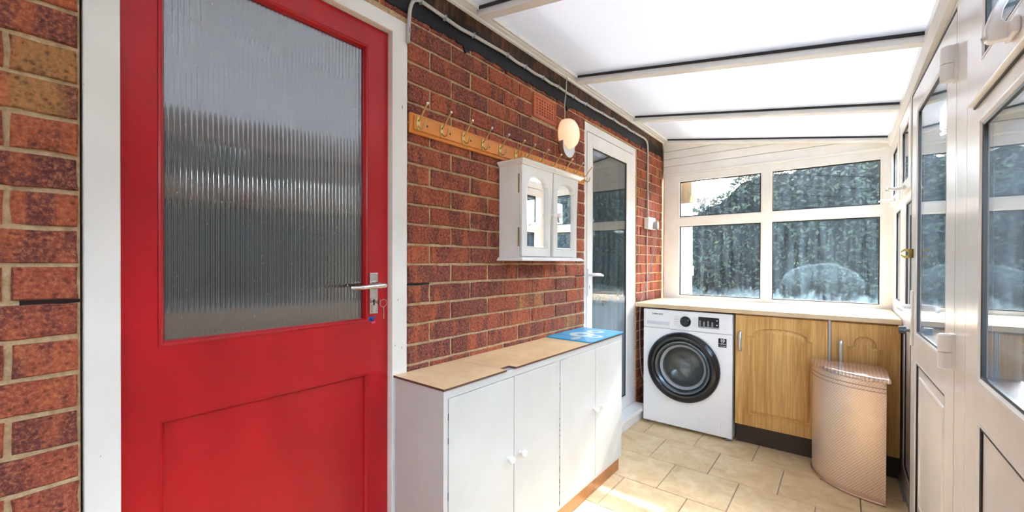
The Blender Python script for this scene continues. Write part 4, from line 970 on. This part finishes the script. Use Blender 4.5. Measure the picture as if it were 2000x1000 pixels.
ql = [(cxb+.016-(rb+.022)*math.cos(R(90)*k/30), cyb+.004-(rb+.024)*math.sin(R(90)*k/30)) for k in range(31)] + [(cxb+.016, cyb+.004)]
bm = B(); prism(bm, FZ0, ql, H+.001, H+.027); link('lid', bm, 'lidm', bn, L0, bevel=.008, seg=3)

# ------------------------------------------------------------------ outside
gd = link('ground', bx(-8, 14, 3.80, 24, -.32, -.22), 'patio'); tag(gd, 'garden ground outside', 'ground', kind='structure')
box_ = link('ground_side', bx(1.62, 14, -9, 3.79, -.32, -.22), 'patio'); tag(box_, 'paved ground beside the glazed wall', 'ground', kind='structure')
he = link('house_eaves', bx(-.5, .335, -2.5, 9.0, 2.78, 2.95), 'render'); tag(he, 'house eaves projecting over the roof', 'eaves', kind='structure')
hw = link('wall_house', bx(-.107, -.008, 3.78, 4.6, -.2, 2.78), 'brick'); tag(hw, 'house wall continuing outside beyond the far window', 'wall', kind='structure')
dp = empty('downpipe', (.13, 3.95, -.2)); tag(dp, 'square white downpipe outside the left of the far window', 'pipe'); L0 = inv(dp)
link('pipe', bx(.085, .180, 3.90, 3.99, -.2, 1.73), 'white_plastic', dp, L0, bevel=.006); link('joint', bx(.076, .190, 3.89, 4.0, 1.075, 1.16), 'white_plastic', dp, L0, bevel=.005)
link('hopper', prism(B(), Fr((0,3.87,0), (1,0,0), (0,0,1), (0,1,0)), [(.08,1.73), (.185,1.73), (.20,1.80), (.20,2.02), (.06,2.02), (.06,1.80)], 0, .14), simple('brown_hopper', srgb(140,112,72), .6), dp, L0)
# hedge: a dark rounded core with thousands of leaves over it
def hedge_top(x): return 1.75 + .75*max(0, min(1, (x+.8)/1.25))**.8 + .22*max(0, min(1, (x-.5)/2.2)) + .05*math.sin(x*7)+.03*math.sin(x*17)
random.seed(11)
def leaves(bm, fn, n, s0, s1):
    for _ in range(n):
        p, nn = fn(); s = random.uniform(s0, s1); d = (nn+Vector((random.uniform(-1,1), random.uniform(-1,1), random.uniform(-.6,1)))*.9).normalized()
        a = d.orthogonal().normalized(); a.rotate(Matrix.Rotation(random.uniform(0,6.28), 3, d)); b = d.cross(a)
        v = [bm.verts.new(p+a*s), bm.verts.new(p+b*s*.45), bm.verts.new(p-a*s), bm.verts.new(p-b*s*.45)]; bm.faces.new(v)
def hfn():
    x = random.uniform(-3.2, 5.4); h = hedge_top(x)
    if random.random() < .35:
        y = random.uniform(6.5, 7.7); return Vector((x, y, h-random.random()**2*.10+.02)), Vector((0,-.3,1))
    z = random.uniform(-.2, h); return Vector((x, 6.46+.12*math.sin(x*5)*math.sin(z*6)+random.uniform(-.08,.05), z)), Vector((0,-1,.2))
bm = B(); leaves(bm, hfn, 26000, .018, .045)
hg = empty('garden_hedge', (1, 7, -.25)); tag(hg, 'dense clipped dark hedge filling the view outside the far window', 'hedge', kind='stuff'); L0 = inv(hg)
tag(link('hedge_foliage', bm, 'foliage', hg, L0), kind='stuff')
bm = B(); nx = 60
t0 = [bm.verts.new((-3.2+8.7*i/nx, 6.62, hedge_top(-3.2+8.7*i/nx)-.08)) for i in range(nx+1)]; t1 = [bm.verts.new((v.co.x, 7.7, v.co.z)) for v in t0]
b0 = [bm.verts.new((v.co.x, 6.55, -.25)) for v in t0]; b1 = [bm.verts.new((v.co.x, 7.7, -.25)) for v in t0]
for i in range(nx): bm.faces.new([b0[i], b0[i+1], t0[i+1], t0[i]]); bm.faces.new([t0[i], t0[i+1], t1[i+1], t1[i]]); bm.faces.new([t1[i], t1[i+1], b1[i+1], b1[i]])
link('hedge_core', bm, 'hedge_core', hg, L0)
# side hedge seen through and reflected in the right-hand glazing
def side_h(y): return 1.9 + .85*max(0, min(1, (y+1.5)/1.0)) - .8*max(0, min(1, (y-4.8)/1.0))
def hfn2():
    y = random.uniform(-7.5, 6.0); h = side_h(y)+.06*math.sin(y*4)+.04*math.sin(y*11)
    if random.random() < .25: return Vector((random.uniform(4.4, 5.0), y, h)), Vector((-.3,0,1))
    return Vector((4.38+random.uniform(-.06,.05), y, random.uniform(-.2, h))), Vector((-1,0,.2))
bm = B(); leaves(bm, hfn2, 15000, .03, .065)
h2_ = empty('side_hedge', (4.7, 1, -.25)); tag(h2_, 'lower dark hedge outside the right glazed wall', 'hedge', kind='stuff'); L0 = inv(h2_)
tag(link('hedge_foliage', bm, 'foliage', h2_, L0), kind='stuff'); link('hedge_core', prism(B(), Fr((4.45,0,0), (0,1,0), (0,0,1), (1,0,0)), [(-7.5,-.25), (6.0,-.25), (6.0,1.85), (5.8,1.88), (4.8,2.67), (-.5,2.67), (-1.5,1.82), (-7.5,1.82)], 0, .55), 'hedge_core', h2_, L0)
# bare tree
tr = empty('bare_tree', (-2.2, 14, -.25)); tag(tr, 'leafless tree against the sky behind the hedge', 'tree'); L0 = inv(tr)
random.seed(5); br = B()
def branch(bm, p, d, l, r, dep):
    q = p + d*l*.5 + Vector((random.uniform(-.1,.1), random.uniform(-.1,.1), .02))*l; e = p + d*l
    tube(bm, [p, q, e], [r, r*.85, r*.7], 5 if dep > 1 else 3, False)
    if dep > 0:
        for _ in range(3 if dep > 1 else 4):
            dd = (d + Vector((random.uniform(-1,1), random.uniform(-.6,.6), random.uniform(-.35,.55)))*.85).normalized(); branch(bm, e if random.random() < .6 else q, dd, l*random.uniform(.6,.8), r*.66, dep-1)
branch(br, Vector((-2.2,14,1.6)), Vector((0,0,1)), .62, .075, 5)
tag(link('branches', br, 'bark', tr, L0), kind='stuff')
bm = B(); tube(bm, [(-2.2,14,-.25), (-2.18,14,.8), (-2.2,14,1.65)], [.11,.08,.05], 8); link('trunk', bm, 'bark', tr, L0)
